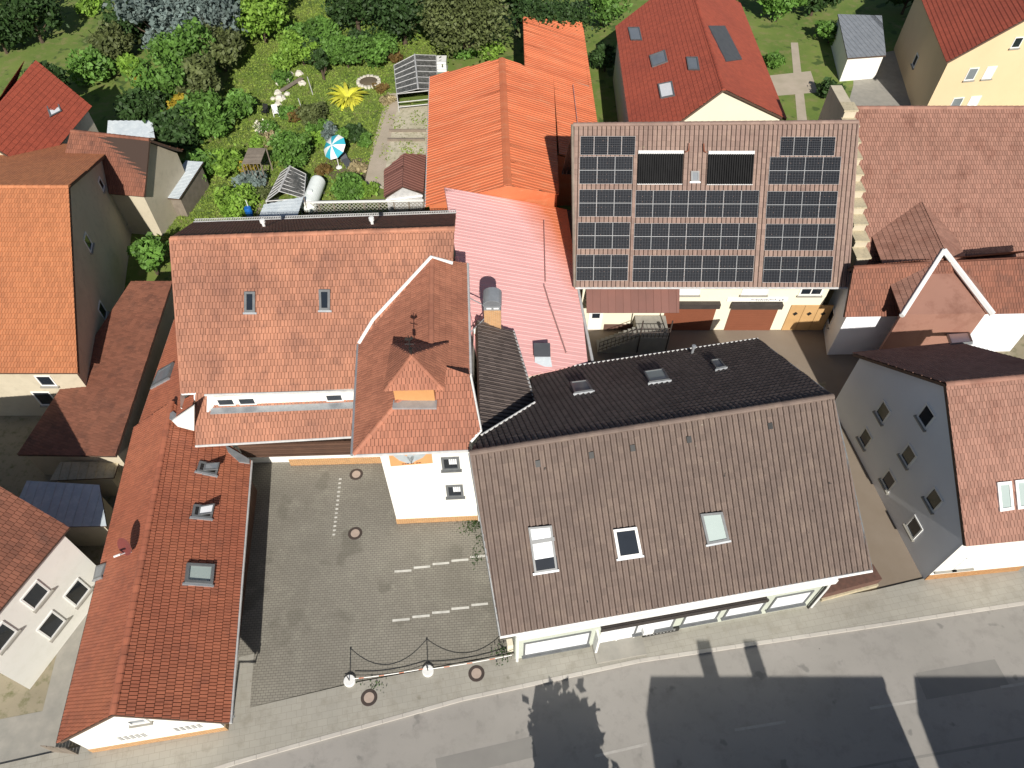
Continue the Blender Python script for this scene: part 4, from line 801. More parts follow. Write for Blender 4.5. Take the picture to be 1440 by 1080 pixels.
shed_roof('porch_roof', 'short slanted white porch roof beside the rust-red roof at left', 'porch', [(163, 652), (180, 640), (140, 596), (124, 604)], [2.3, 2.3, 2.6, 2.6], 'seam', 'white_paint', 'render_beige')
shed_roof('garden_shed', 'small shed with pale grey roof behind the rust-brown roof, left', 'shed', [(150, 196), (218, 194), (214, 170), (152, 170)], [2.4, 2.4, 2.6, 2.6], 'corr', 'corr', 'wood_grey', (1, 2))
shed_roof('garden_shed', 'slim shed with pale grey slanted roof right of the rust-brown roof', 'shed', [(218, 278), (252, 280), (286, 228), (262, 226)], [2.0, 2.0, 2.3, 2.3], 'corr', 'corr', 'wood_grey', (1, 2))
shed_roof('flat_roof_porch', 'flat pale blue porch roof under the corner-on red roof', 'porch', [(-15, 252), (40, 250), (44, 218), (-12, 214)], [2.6, 2.6, 2.7, 2.7], 'seam', 'corr', 'render_grey')
t, W, _ = house4('gable_house', 'white-walled house with red-brown roof at the lower left picture edge', 'house', px(-75, 640, 8.5), px(-235, 800, 8.5), px(98, 742, 6.0), px(-60, 930, 6.0), 'flat', 'tile_rust', 'render_white', [('front', .25, 1.2, 2.6, 1.1, G_), ('front', .55, 1.2, 2.6, 1.1, G_), ('front', .45, 3.7, 5.0, 1.1, G_), ('front', .8, 3.7, 5.0, 1.1, G_)])
sheet('forecourt', P2((60, 1000), (95, 860), (150, 850), (95, 1060), (60, 1150), (-150, 1200), (-200, 1050)), 'concrete', .012)
fence = thing('plank_gate', 'low brown plank gate beside the white street gable of the red tiled house', 'gate', px(95, 1062)); mb = MB()
a, b_ = px(76, 1058), px(112, 1062)
for i in range(8): mb.box(a+(b_-a)*i/8, (b_-a)*.11, A(0, .04, 0), A(0, 0, 1.3+.05*(i % 2)), 0, rs.random())
mb.build('boards', M['wood_grey'], fence)
# right side
r1_ = px(1018, 126, 9.5); r0_ = px(966, -40, 9.5); eR_ = px(1106, 168, 5.4)
t, W, (e0, e1, b0, b1) = house4('gable_house', 'cream gable house with coral red roof and grey solar collectors behind the solar house', 'house', r0_, r1_, eR_+(r0_-r1_)-A(0, 0, 0), eR_, 'flat', 'tile_coral', 'render_cream', [('end1', .5, 5, 6.2, 1.0, G_), ('front', .7, 1.5, 2.8, 1.0, G_)])
plr = plane(r0_, r1_, eR_); pll = plane(r0_, r1_, b1)
mb = MB(); cs = [pp(x, y, plr) for x, y in ((995, 38), (1018, 38), (1042, 85), (1020, 88))]; mb.prism([c+plr[1]*.15 for c in cs], plr[1]*-.1); mb.build('solar_collector', M['dark_grey'], t)
for cs in ([(884, 40), (900, 40), (904, 58), (888, 58)], [(966, 82), (982, 82), (985, 100), (969, 100)]): roof_item(t, cs, pll)
roof_item(t, [(926, 120), (946, 116), (950, 136), (930, 140)], pll, pane='blind'); roof_item(t, [(914, 80), (936, 72), (940, 88), (918, 96)], pll, pane=P_)
e1_, e0_ = px(1331, 88, 6.5), px(1288, -20, 6.5); rr1 = px(1455, 20, 10.3)
house4('gable_house', 'cream gable house with dark red roof at the upper right picture corner', 'house', rr1+(e0_-e1_), rr1, e0_, e1_, 'flat', 'tile_coral', 'render_yellow', [('end1', .25, 4.4, 5.6, 1.0, P_), ('end1', .25, 1.4, 2.7, 1.1, P_), ('end1', .4, 4.4, 5.6, 1.0, 'blind'), ('end1', .4, 1.4, 2.7, 1.1, 'blind'), ('end1', .5, 7.2, 8.2, .9, G_), ('front', .5, 2, 3.2, 1, G_)])
t, W, _ = house4('gable_house', 'grey-walled house with rust roof and white-edged front gable below the salmon roof', 'house', px(1200, 376, 6.6), px(1470, 362, 6.6), px(1187, 446, 4.2), px(1480, 440, 4.2), 'flat', 'tile_rust', 'render_grey', [('end0', .4, 1, 2.2, 1, G_)])
ga = px(1327, 352, 7.0); gl, gr = px(1268, 444, 5.7), px(1396, 442, 5.7); gb = A(.6, 8, 0)
roof('gable_roof', t, [[ga, ga+gb, gl+gb, gl]], (gl, gl+gb), 'flat', M['tile_salmon'], .14); roof('gable_roof', t, [[ga, ga+gb, gr+gb, gr]], (gr, gr+gb), 'flat', M['tile_salmon'], .14)
mb = MB(); mb.prism([gl+A(.2, .3, -.2), gr+A(-.2, .3, -.2), ga+A(0, .3, -.3)], A(0, .2, 0)); mb.prism([xy(gl, 0)+A(.2, .3, 0), xy(gr, 0)+A(-.2, .3, 0), gr+A(-.2, .3, -.2), gl+A(.2, .3, -.2)], A(0, .2, 0)); mb.build('gable_wall', M['tile_salmon'], t)
strip(t, 'verge_board', [gl, ga], 'white_paint', .16); strip(t, 'verge_board', [ga, gr], 'white_paint', .2)
rA, rB = px(1329, 540, 10), px(1500, 524, 10); eA, eB = px(1357, 768, 5), px(1520, 752, 5)
t, W, _ = house4('gable_house', 'three-storey house with salmon roof and grey-blue shaded gable across the lane', 'house', rA, rB, eA, eB, 'flat', 'tile_salmon', 'render_grey',
    [('end0', u, z, z+1.2, .95, G_) for u, z in ((.3, 1.0), (.55, 1.0), (.8, 1.0), (.3, 3.7), (.55, 3.7), (.78, 3.7), (.5, 6.6))]+[('front', .12, 1.2, 2.6, 1.1, G_), ('front', .3, 1.2, 2.6, 1.1, G_)], backlabel='dark shaded rear roof slope')
pl5 = plane(rA, rB, eA)
for cs in ([(1399, 678), (1419, 676), (1423, 716), (1403, 719)], [(1424, 675), (1444, 673), (1449, 713), (1428, 716)]): roof_item(t, cs, pl5, fr='white_paint', pane='glass_pale', wd=.15)
pl5b = plane(rA, rB, 2*rA-eA+A(0, 0, 2*(eA[2]-rA[2])))
roof_item(t, [(1330, 470), (1362, 468), (1368, 484), (1336, 487)], plane(rA, rB, A(*(2*rA-eA)[:2], eA[2])), pane='blind')
p, q_ = W['front']; mb = MB(); dd_ = unit(q_-p); mb.box(p-A(0, .05, 0), q_-p, A(0, .1, 0), A(0, 0, .7)); mb.build('plinth', M['plinth'], t)
p, q_ = W['front']; mb = MB(); mb.box(p-A(0, .03, 0)+A(0, 0, .7), q_-p, A(0, .06, 0), A(0, 0, 4.1)); mb.build('front_render', M['render_white'], t)
sb = shed_roof('garage', 'small white-walled garage with grey roof beside the driveway, upper right', 'garage', [(1192, 82), (1246, 78), (1240, 22), (1178, 20)], [2.6, 2.6, 2.9, 2.9], 'seam', 'zinc', 'render_white')
sheet('driveway', P2((1200, 84), (1262, 70), (1310, 190), (1180, 190), (1200, 120)), 'concrete', .012); sheet('patio', P2((1066, 108), (1140, 100), (1150, 130), (1080, 136)), 'path_concrete', .012)
sheet('footpath', P2((1112, 60), (1122, 60), (1136, 180), (1122, 180)), 'path_concrete', .016)
# houses on the south side of the street, out of the frame; their roofs throw the shade on the road
for (xa, xb, lab) in ((8.6, 20.6, 'house on the near side, shading the middle of the road'), (22.2, 44, 'longer house on the near side, shading the right end of the road')):
    t, W, _ = house4('gable_house', lab, 'house', A(xa, -7.0, 11.6), A(xb, -7.0, 11.6), A(xa, -1.4, 8.9), A(xb, -1.4, 8.9), 'flat', 'tile_rust', 'render_beige', d=.1)
    for cx in ((11.9, 14.4) if xa < 10 else (30,)):
        mb = MB(); mb.abox(cx-.35, cx+.35, -3.0, -2.3, 8, 11.0); mb.build('chimney', M['brick_orange'], t)

# ------------------------------------------------------------------ street furniture: chain posts, chains, barrier tape
def cpost(x, y, label):
    c = px(x, y, .1); t = thing('chain_post', label, 'bollard', c, 'chain posts at the courtyard entrance')
    mb = MB(); mb.lathe(c, [(.0, .17), (.27, .17), (.30, .14), (.30, 0)][::1], 0, 24); mb.build('base', M['plastic_white'], t)
    mb = MB(); mb.tube([c+A(0, 0, .15), c+A(0, 0, 1.2)], .026, 0, 8); mb.lathe(c, [(0, 1.25), (.05, 1.22), (.05, 1.17), (0, 1.16)], 0, 8); mb.build('post', M['black'], t); return t, c
t1, ca = cpost(492, 958, 'left chain post with round white foot at the courtyard entrance')
cb_ = px(602, 944, .1); dup(t1, cb_, 'chain post with round white foot between the two hanging chains')
cwall = w0+A(-.1, .1, 1.3)
def catenary(a, b, sag, n=16): return [a+(b-a)*k/n-A(0, 0, sag*(1-(2*k/n-1)**2)) for k in range(n+1)]
for a, b_, lb in ((ca+A(0, 0, 1.18), cb_+A(0, 0, 1.18), 'black chain hanging between the two white-footed posts'), (cb_+A(0, 0, 1.18), cwall, 'black chain hanging from the right post to the shop wall corner')):
    mb = MB(); mb.tube(catenary(a, b_, .75), .017, 0, 5); tag(mb.build('chain', M['black']), lb, 'chain', 'chains across the courtyard entrance')
mb = MB(); pts = catenary(ca+A(.25, 0, .35), cb_+A(-.2, 0, .35), .12, 14)+catenary(cb_+A(.25, 0, .35), w0+A(-.15, .05, .55), .12, 14)
for i in range(len(pts)-1):
    a, b_ = pts[i], pts[i+1]; mb.prism([a, b_, b_+A(0, .02, .03), a+A(0, .02, .03)], A(0, .006, 0), 1 if i % 4 == 1 else 0)
tag(mb.build('barrier_tape', [M['plastic_white'], M['tape_red']]), 'red and white barrier tape stretched low across the courtyard entrance', 'barrier tape')

# ------------------------------------------------------------------ plants
def leafmesh(name, pts, size, mat, parent=None, up=.35, asp=.6):
    rv_ = RNG.random(len(pts))
    if isinstance(pts, tuple): pts, ci = pts; rv_ = .5*RNG.random(len(pts))+.75*RNG.random(ci.max()+1)[ci]-.12
    pts = np.asarray(pts); n = len(pts); nr = RNG.normal(size=(n, 3)); nr[:, 2] += up*2; nr /= np.linalg.norm(nr, axis=1)[:, None]
    t1 = np.cross(nr, RNG.normal(size=(n, 3))); t1 /= np.linalg.norm(t1, axis=1)[:, None]; t2 = np.cross(nr, t1)
    s_ = size*RNG.uniform(.4, 1.5, (n, 1)); a, b_ = t1*s_, t2*s_*asp
    off = np.zeros(3) if parent is None else np.array(parent.location)
    V = np.stack([pts-a, pts+b_, pts+a, pts-b_], 1).reshape(-1, 3)-off
    me = bpy.data.meshes.new(name); me.vertices.add(4*n); me.vertices.foreach_set('co', V.ravel()); me.loops.add(4*n); me.polygons.add(n)
    me.loops.foreach_set('vertex_index', np.arange(4*n, dtype=np.int32)); me.polygons.foreach_set('loop_start', np.arange(0, 4*n, 4, dtype=np.int32)); me.polygons.foreach_set('loop_total', np.full(n, 4, dtype=np.int32))
    me.attributes.new('rnd', 'FLOAT', 'FACE').data.foreach_set('value', rv_.astype(np.float32)); me.materials.append(M[mat]); me.update(); me.validate()
    o = bpy.data.objects.new(name, me); COL.objects.link(o)
    if parent is not None: o.parent = parent
    return o
def crown_pts(c, R, H, n, k, base):
    """leaf points in k clumps spread through an ellipsoid of radii R,R,H/2 above base"""
    cl = RNG.normal(size=(k, 3)); cl /= np.linalg.norm(cl, axis=1)[:, None]; cl *= RNG.uniform(.35, .95, (k, 1)); cl *= A(R*.8, R*.8, H*.42)
    cr = RNG.uniform(.14, .5, k)*R; i = RNG.integers(0, k, n); d = RNG.normal(size=(n, 3)); d /= np.linalg.norm(d, axis=1)[:, None]; d *= RNG.uniform(.5, 1, (n, 1))**.5
    p = cl[i]+d*cr[i][:, None]*A(1, 1, .8); q_ = RNG.random(n) < .12; p[q_] *= RNG.uniform(1.05, 1.3, (q_.sum(), 1)); p += A(c[0], c[1], base+H/2); p[:, 2] = np.maximum(p[:, 2], .05); return p, i
def tree(x, y, label, R, H, trunk, mat, n, size=.2, k=22, name='tree', cat='tree', group=None):
    c = px(x, y); t = thing(name, label, cat, c, group); hb = trunk
    mb = MB(); top = c+A(rs.uniform(-.2, .2), rs.uniform(-.2, .2), trunk+H*.5); r = max(.05, .045*(H+trunk)**.8)
    mb.tube([c, c+A(0, 0, trunk*.6), c+(top-c)*.75, top], [r*1.25, r, r*.6, r*.2], 0, 7)
    for i in range(5 if H > 2 else 3):
        a = i*2.4; st_ = c+A(0, 0, trunk*.8+.12*H*(i % 3)); mb.tube([st_, st_+A(math.cos(a)*R*.4, math.sin(a)*R*.4, H*.2), st_+A(math.cos(a)*R*.7, math.sin(a)*R*.7, H*.4)], [r*.5, r*.3, r*.1], 0, 5)
    mb.build('trunk' if trunk > .5 else 'stem', M['trunk'], t); leafmesh('crown' if trunk > .5 else 'foliage', crown_pts(c, R, H, n, k, hb), size, mat, t); return t
def shrub(x, y, label, R, H, mat, n, size=.16, k=14, cat='shrub', name='shrub', group=None): return tree(x, y, label, R, H, .12, mat, n, size, k, name, cat, group)
gt = 'trees at the far end of the garden'
tree(505, 45, 'dark round tree left of the dense dark pair at the far end of the garden', 3.6, 5.2, 1.2, 'leaf_dark', 6500, .22, 34, group=gt)
tree(570, 62, 'dense dark tree behind the front greenhouse at the far end of the garden', 4.6, 6.4, 1.4, 'leaf_dark', 9500, .22, 44, group=gt)
tree(655, 82, 'big olive-green tree left of the orange annex', 5.4, 7.2, 1.2, 'leaf_olive', 13000, .19, 60, group=gt)
tree(728, 50, 'dark tree crowding the left wall of the orange annex', 3.4, 6.0, 1.4, 'leaf_dark', 6000, .2, 30, group=gt)
tree(610, 20, 'bright green tree between the dark tree and the big olive tree', 3.4, 5.4, 1.0, 'leaf', 5000, .2, 26, group=gt)
cr = thing('creeper', 'dark green creeper hanging over the back edge of the orange annex roof', 'creeper', (4, 78, 0)); pt = []
for i in range(26): u_ = RNG.random(); p = zF(1.0+u_*6.6, 74.4+u_*4.0+RNG.normal()*.5); pt.append(p+RNG.normal(size=(170, 3))*A(.75, .95, .5)*(.5+RNG.random()*.7)+A(0, .2, 0))
leafmesh('foliage', np.concatenate(pt+[zF(2.6+i*1.2, 73.9+i*.75)+RNG.normal(size=(70, 3))*A(.2, .5, .1) for i in range(4)]), .2, 'leaf_dark', cr)
tree(452, 62, 'bright green bush below the strip of lawn at the far end of the garden', 2.4, 2.6, .4, 'leaf', 3600, .2, 20)
tree(428, 92, 'lime-leaved tall bush by the leaning pole at the left garden edge', 2.0, 3.0, .5, 'leaf_lime', 3200, .18, 18)
tree(456, 112, 'slender dark conifer beside the leaning pole', .95, 3.4, .5, 'leaf_dark', 2300, .15, 16)
tree(490, 95, 'mid-green bush left of the round stone bed', 2.3, 2.5, .4, 'leaf', 3600, .18, 20)
tree(530, 95, 'loose mid-green bush behind the round stone bed', 2.5, 2.6, .4, 'leaf', 4000, .18, 22)
shrub(556, 88, 'reddish brown bush between the green bushes and the front greenhouse', 1.0, 1.2, 'leaf_rust', 900)
tree(418, 232, 'large round dark green bush behind the grey-ribbed greenhouse', 2.1, 3.0, .4, 'leaf', 5200, .15, 30)
tree(441, 178, 'olive brown-green bush right of the lawn chairs', 1.6, 1.8, .3, 'leaf_olive', 2600, .15, 18)
tree(468, 206, 'blue-grey young spruce behind the parasol', .75, 2.3, .3, 'leaf_blue', 1700, .13, 14)
shrub(452, 205, 'yellow-green bush left of the blue-grey spruce', 1.0, 1.3, 'leaf_lime', 1100); shrub(485, 205, 'dark green bush right of the blue-grey spruce', 1.0, 1.4, 'leaf', 1300)
shrub(515, 205, 'low thin bush between the parasol and the garden path', .9, 1.0, 'leaf', 800); shrub(490, 280, 'round mid-green bush between the tank and the brown shed', 1.7, 1.7, 'leaf', 3000, .15, 20); shrub(517, 275, 'smaller leafy bush left of the brown shed', 1.0, 1.1, 'leaf_lime', 1100)
shrub(357, 262, 'bluish cabbage-green clump in front of the weathered playhouse', 1.5, .9, 'leaf_blue', 2000, .17, 16); shrub(350, 245, 'golden plants growing under the weathered playhouse', 1.1, 1.0, 'leaf_gold', 900)
shrub(338, 288, 'lime green leafy bed left of the blue barrel', 2.0, .9, 'leaf_lime', 2600, .17, 20); shrub(385, 200, 'dry straw-coloured bed behind the weathered playhouse', 1.5, .5, 'straw', 900)
shrub(372, 185, 'white flowering bed below the lawn chairs', 1.3, .6, 'petal', 260, .12); shrub(376, 187, 'green leaves of the flower bed below the lawn chairs', 1.4, .6, 'leaf', 1100, .14); shrub(400, 95, 'yellowish bush at the left garden edge above the rocks', 1.6, 1.6, 'leaf_lime', 1500)
shrub(420, 60, 'pale green bush high on the left garden edge', 1.8, 1.8, 'leaf', 1900); shrub(395, 115, 'low green cushion plants around the garden rocks', 1.4, .5, 'leaf', 900); shrub(536, 128, 'rust-coloured low plant right of the round stone bed', .9, .5, 'leaf_rust', 500)
shrub(545, 145, 'pale grasses along the path in front of the front greenhouse', .9, .6, 'straw', 500)
for (x, y, lb, R, H, mt, n) in ((412, 75, 'pale lime bush between the two tall bushes of the left garden edge', 1.7, 2.2, 'leaf_lime', 1900), (470, 80, 'mid-green bush in front of the dark round tree', 2.0, 2.4, 'leaf', 2600), (510, 72, 'shaded dark bush at the foot of the dark tree', 2.2, 2.4, 'leaf_dark', 2600), (545, 70, 'bright bush tucked left of the front greenhouse', 1.9, 2.0, 'leaf', 2200),
    (440, 90, 'dark green bush right of the lime-leaved tall bush', 1.6, 2.6, 'leaf_dark', 2200), (405, 165, 'low wild growth on the lawn right of the white chair', 1.2, .5, 'leaf', 900), (425, 168, 'scrubby brownish growth above the big round bush', 1.2, .7, 'leaf_rust', 900), (455, 160, 'olive scrub left of the yellow plant', 1.1, .8, 'leaf_olive', 1000),
    (450, 190, 'mid-green scrub above the blue-grey spruce', 1.3, 1.1, 'leaf', 1300), (500, 195, 'leafy dark green bush above the parasol', 1.4, 1.2, 'leaf_dark', 1600), (395, 225, 'green scrub left of the big round dark bush', .9, .8, 'leaf', 800), (366, 205, 'yellowish growth right behind the weathered board roof', 1.2, .6, 'leaf_lime', 800),
    (456, 242, 'rusty dry plants left of the parasol foot', .8, .5, 'leaf_rust', 600), (505, 240, 'dry straw tufts right of the sun lounger', 1.0, .4, 'straw', 500), (330, 300, 'lime foliage at the lower left tip of the garden', 1.6, .7, 'leaf_lime', 1500), (372, 275, 'olive scrub left of the weathered greenhouse', .9, .6, 'leaf_olive', 700),
    (640, 60, 'shaded bush at the foot of the big olive tree', 2.0, 2.4, 'leaf_dark', 2400), (690, 78, 'low lime bushes between the olive tree and the orange hall', 1.7, 1.0, 'leaf_lime', 1500), (655, 80, 'low green bushes behind the white water tank', 1.6, 1.0, 'leaf', 1500)):
    shrub(x, y, lb, R, H, mt, n, .17, 18)
# rosette of long yellow leaves
yp = thing('yellow_plant', 'big yellow-leaved rosette plant in the middle of the lawn', 'plant', px(490, 142)); c = px(490, 142); mb = MB()
for i in range(64):
    a = i*2.39996; L_ = 1.45+1.0*rs.random(); el = .2+.85*(1-i/64); d = A(math.cos(a), math.sin(a), 0); s_ = A(-d[1], d[0], 0); w_ = .19; prev = None; rv = rs.random()
    for k in range(6):
        u = k/5; p = c+d*L_*u*math.cos(el*(1-.55*u))+A(0, 0, .12+L_*(math.sin(el)*u*1.25-.75*u*u*.9)); ww = w_*math.sin(math.pi*(.1+.9*u))**.7+.005; cur = (p-s_*ww, p+s_*ww)
        if prev: mb.face([prev[0], prev[1], cur[1], cur[0]], 0, rv)
        prev = cur
mb.build('leaves', M['leaf_yellow'], yp)
# left and right surroundings
for (x, y, lb, R, H, tk, mt, n) in ((235, 75, 'left blue-grey conifer in the upper left gardens', 3.4, 5.5, .8, 'leaf_blue', 5000), (310, 68, 'right blue-grey conifer in the upper left gardens', 4.0, 6.0, .8, 'leaf_blue', 6000), (30, 20, 'dark tree in the upper left picture corner', 4.2, 5.5, 1.2, 'leaf_dark', 4200),
    (90, 150, 'dark green tree behind the corner-on red roof', 1.6, 3.4, 1.0, 'leaf_dark', 1800), (140, 112, 'loose green bush behind the corner-on red roof', 2.4, 2.4, .4, 'leaf', 2000), (215, 140, 'golden-leaved bush left of the long green hedge', 1.3, 1.8, .4, 'leaf_gold', 1300), (185, 110, 'small yellow-green bush left of the golden bush', 1.2, 1.6, .4, 'leaf_lime', 1000),
    (250, 150, 'green fruit tree in the upper left gardens', 2.6, 3.2, 1.0, 'leaf', 2800), (292, 145, 'olive fruit tree in the upper left gardens', 2.4, 3.0, 1.0, 'leaf_olive', 3000), (375, 60, 'yellow-green tree left of the garden hedge', 2.8, 4.0, .8, 'leaf_lime', 3200),
    (255, 205, 'dark green bush above the slim pale shed', 2.2, 2.4, .5, 'leaf_dark', 2300), (300, 195, 'green bush left of the weathered playhouse', 1.6, 1.8, .5, 'leaf', 2000), (222, 385, 'small green tree between the beige gable and the terracotta house', 1.2, 2.4, .8, 'leaf', 1500), (130, 20, 'bright bush on the sunny lawn, upper left', 1.3, 1.2, .3, 'leaf_lime', 900),
    (60, 60, 'broad dark tree on the far left above the corner-on red roof', 3.2, 4.2, 1.0, 'leaf_dark', 3200), (10, 75, 'dark bush at the left picture edge above the red roof', 2.4, 3.0, .8, 'leaf_dark', 2000), (170, 85, 'brown-green bush below the sunny lawn', 2.4, 2.6, .5, 'leaf_olive', 2200), (205, 60, 'dark green tree left of the blue-grey conifers', 2.6, 3.6, .8, 'leaf_dark', 2600),
    (275, 110, 'green tree just below the blue-grey conifers', 3.0, 3.6, .9, 'leaf', 3000), (318, 100, 'olive-green tree below the right blue-grey conifer', 2.3, 3.0, .9, 'leaf_olive', 2800), (290, 190, 'broad green bush in the middle of the left gardens', 2.6, 2.6, .5, 'leaf', 2600), (215, 175, 'dark green bush right of the pale garden shed roof', 2.2, 2.4, .5, 'leaf_dark', 2200),
    (338, 165, 'mid-green bush left of the lawn chairs', 1.3, 1.4, .5, 'leaf', 2200), (265, 175, 'gold-green bush beside the olive fruit tree', 1.6, 1.8, .5, 'leaf_gold', 1500), (390, 20, 'lime-green tree top at the upper garden edge', 3.0, 4.0, .8, 'leaf_lime', 3000), (350, 25, 'green tree right of the right blue-grey conifer', 3.0, 4.2, .8, 'leaf', 3000),
    (285, 250, 'green bush right of the slim pale shed', 1.6, 1.6, .4, 'leaf', 1500), (320, 245, 'leafy lime bush left of the playhouse posts', 1.5, 1.4, .4, 'leaf_lime', 1300),
    (845, 40, 'green tree between the orange annex and the coral roof', 2.2, 3.4, 1.0, 'leaf', 2500), (850, 100, 'dark bush beside the path right of the orange annex', 1.3, 2.0, .4, 'leaf_dark', 1300), (1090, 30, 'green tree behind the patio on the right', 2.6, 3.4, .9, 'leaf', 2800), (1140, 22, 'dark tree right of the patio tree', 2.6, 3.6, .9, 'leaf_dark', 2800), (1165, 60, 'bush left of the white-walled garage', 1.4, 1.8, .4, 'leaf', 1300),
    (1268, 20, 'dark tree behind the white-walled garage', 2.4, 3.2, .8, 'leaf_dark', 2400), (1165, 140, 'round bush on the lawn behind the solar house', 1.0, 1.3, .3, 'leaf_dark', 800), (1085, 95, 'clipped bush at the corner of the patio', .9, 1.1, .3, 'leaf', 700)):
    tree(x, y, lb, R*1.22, H*1.15, tk, mt, int(n*1.4), .25, 22)
tr = thing('tree', 'street tree on the near side of the road casting a shadow', 'tree', (3.6, 1.5, 0)); mb = MB(); mb.tube([A(3.6, 1.5, 0), A(3.6, 1.5, 3), A(3.7, 1.6, 5.5)], [.2, .15, .06], 0, 7); mb.build('trunk', M['trunk'], tr)
leafmesh('crown', crown_pts(A(3.6, 1.5, 0), 2.5, 3.6, 5500, 30, 2.2), .26, 'leaf', tr)

# ------------------------------------------------------------------ garden ground and objects
sheet('garden_path', P2((545, 130), (563, 132), (548, 200), (538, 262), (512, 262), (524, 205)), 'path_concrete', .012)
sheet('gravel_bed', P2((556, 148), (612, 148), (612, 292), (528, 262), (545, 205)), 'gravel', .008)
sheet('soil_bed', P2((440, 245), (462, 222), (525, 222), (516, 258), (505, 250), (452, 252)), 'soil', .008); sheet('sunny_lawn', P2((60, 0), (110, -20), (160, 0), (150, 40), (75, 45)), 'grass', .01)
sheet('trodden_path', P2((366, 228), (380, 222), (374, 245), (392, 300), (360, 306), (362, 270)), 'dirt', .008)
for (x, y, w_, h_) in ((563, 190, 34, 10), (565, 196, 36, 3)): pass
mb = MB(); a, b_ = px(545, 199), px(597, 199); mb.box(a, b_-a, A(0, .25, 0), A(0, 0, .25)); mb.box(a+A(0, 1.6, 0), b_-a, A(0, .1, 0), A(0, 0, .3)); tag(mb.build('bed_edging', M['wood_grey']), 'grey timber edging across the gravel bed beside the orange hall', 'edging')
n = 70000; gx_, gy_ = RNG.uniform(-30, -7, n), RNG.uniform(43, 93, n); keep = ~((gx_ > -13.6+(gy_-50)*.07) & (gy_ < 72)); pts = np.stack([gx_, gy_, np.full(n, .06)], 1)[keep]
tag(leafmesh('grass', pts, .13, 'blade', None, -.1, .35), kind='stuff')
n = 1500; pts = np.stack([RNG.uniform(-12.3, -7.4, n), RNG.uniform(50, 68, n), np.full(n, .06)], 1); i = np.sin(pts[:, 0]*2.1+pts[:, 1])+np.sin(pts[:, 1]*1.3) > .2; tag(leafmesh('weeds', pts[i], .13, 'blade', None, 0, .5), kind='stuff')
# front greenhouse by the path
def greenhouse(label, rf, rb, lf, lb, rtf, rtb, bars, group, open_front):
    t = thing('greenhouse', label, 'greenhouse', xy((lf+rtb)/2, 0), group)
    for nm, a, b_, c, d in (('roof_pane', rf, rb, lb, lf), ('roof_pane', rf, rb, rtb, rtf)):
        mb = MB(); nn = plane(a, b_, c)[1]; mb.prism([a, b_, c, d], -nn*.03); o = mb.build(nm, M['poly_grey'], t)
        mb = MB()
        for k in range(bars+1):
            p, q_ = a+(b_-a)*k/bars, d+(c-d)*k/bars; mb.tube([p+nn*.02, q_+nn*.02], .035, 0, 5)
        mb.tube([d, c], .045, 0, 5); mb.build('glazing_bar', M['gutter_grey'], o)
    mb = MB(); mb.tube([rf+A(0, 0, .03), rb+A(0, 0, .03)], .09, 0, 6)
    for p in (lf, lb, rtf, rtb): mb.tube([xy(p, 0), p], .05, 0, 5)
    for z in (.5, 1.0): mb.tube([xy(lf, z), xy(rtf, z)], .05, 0, 5)
    mb.tube([lf, rtf], .05, 0, 5); mb.build('frame', M['gutter_grey'], t)
    mb = MB(); 
    for a, b_ in ((lf, lb), (lb, rtb), (rtf, rtb)): mb.face([xy(a, .05), xy(b_, .05), b_-A(0, 0, .05), a-A(0, 0, .05)])
    mb.build('side_wall', M['poly_grey'], t); return t
greenhouse('grey greenhouse with open front beside the orange hall and the garden path', px(588, 125, 2.7), px(583, 77, 2.7), px(558, 132, 1.9), px(554, 92, 1.9), px(616, 126, 1.9), px(613, 78, 1.9), 6, 'greenhouses in the garden', True)
greenhouse('weathered greenhouse with patchy panes left of the white gas tank', px(392.5, 269, 2.3), px(408, 234, 2.3), px(374, 283, 1.5), px(395, 243, 1.5), px(427, 279, 1.4), px(430, 245, 1.4), 7, 'greenhouses in the garden', False)
c = px(622, 100); ib = thing('water_tote', 'white water tank container beside the front greenhouse', 'water tank', c); mb = MB(); mb.abox(c[0]-.55, c[0]+.5, c[1]-.5, c[1]+.9, .15, 1.25); mb.build('tank', M['plastic_white'], ib)
mb = MB()
for k in range(5): mb.tube([A(c[0]-.57, c[1]-.53, .2+k*.27), A(c[0]+.52, c[1]-.53, .2+k*.27)], .02, 0, 4)
mb.abox(c[0]-.6, c[0]+.55, c[1]-.55, c[1]+.95, 0, .14); mb.build('cage', M['zinc'], ib)
# gas tank
g0, g1 = px(447, 256, .95), px(434, 290, .95); tk = thing('gas_tank', 'white cylindrical gas tank behind the trellis fence', 'gas tank', xy((g0+g1)/2, 0)); mb = MB(); d = unit(g1-g0)
sd2 = unit(np.cross(d, A(0, 0, 1))); up2 = np.cross(sd2, d); Rr_ = .66; ringsz = []
Lg = np.linalg.norm(g1-g0)
for s_, r_ in [(-.42, .02), (-.38, .28), (-.28, .5), (-.12, .62), (0, Rr_), (Lg, Rr_), (Lg+.12, .62), (Lg+.28, .5), (Lg+.38, .28), (Lg+.42, .02)]: ringsz.append([g0+d*s_+(sd2*math.cos(k*math.pi/14)+up2*math.sin(k*math.pi/14))*r_ for k in range(28)])
for i in range(len(ringsz)-1):
    for k in range(28): mb.face([ringsz[i][k], ringsz[i][(k+1) % 28], ringsz[i+1][(k+1) % 28], ringsz[i+1][k]])
o_ = mb.build('vessel', M['tank'], tk)
for p_ in o_.data.polygons: p_.use_smooth = True
mb = MB(); c = (g0+g1)/2+d*.6; mb.lathe(c, [(.0, .8), (.22, .78), (.24, .6)], 0, 14); mb.build('dome', M['tank'], tk)
mb = MB()
for s_ in (.4, Lg-.4): p = g0+d*s_; mb.box(p-sd2*.5-d*.12-A(0, 0, .95), sd2*1.0, d*.24, A(0, 0, .5))
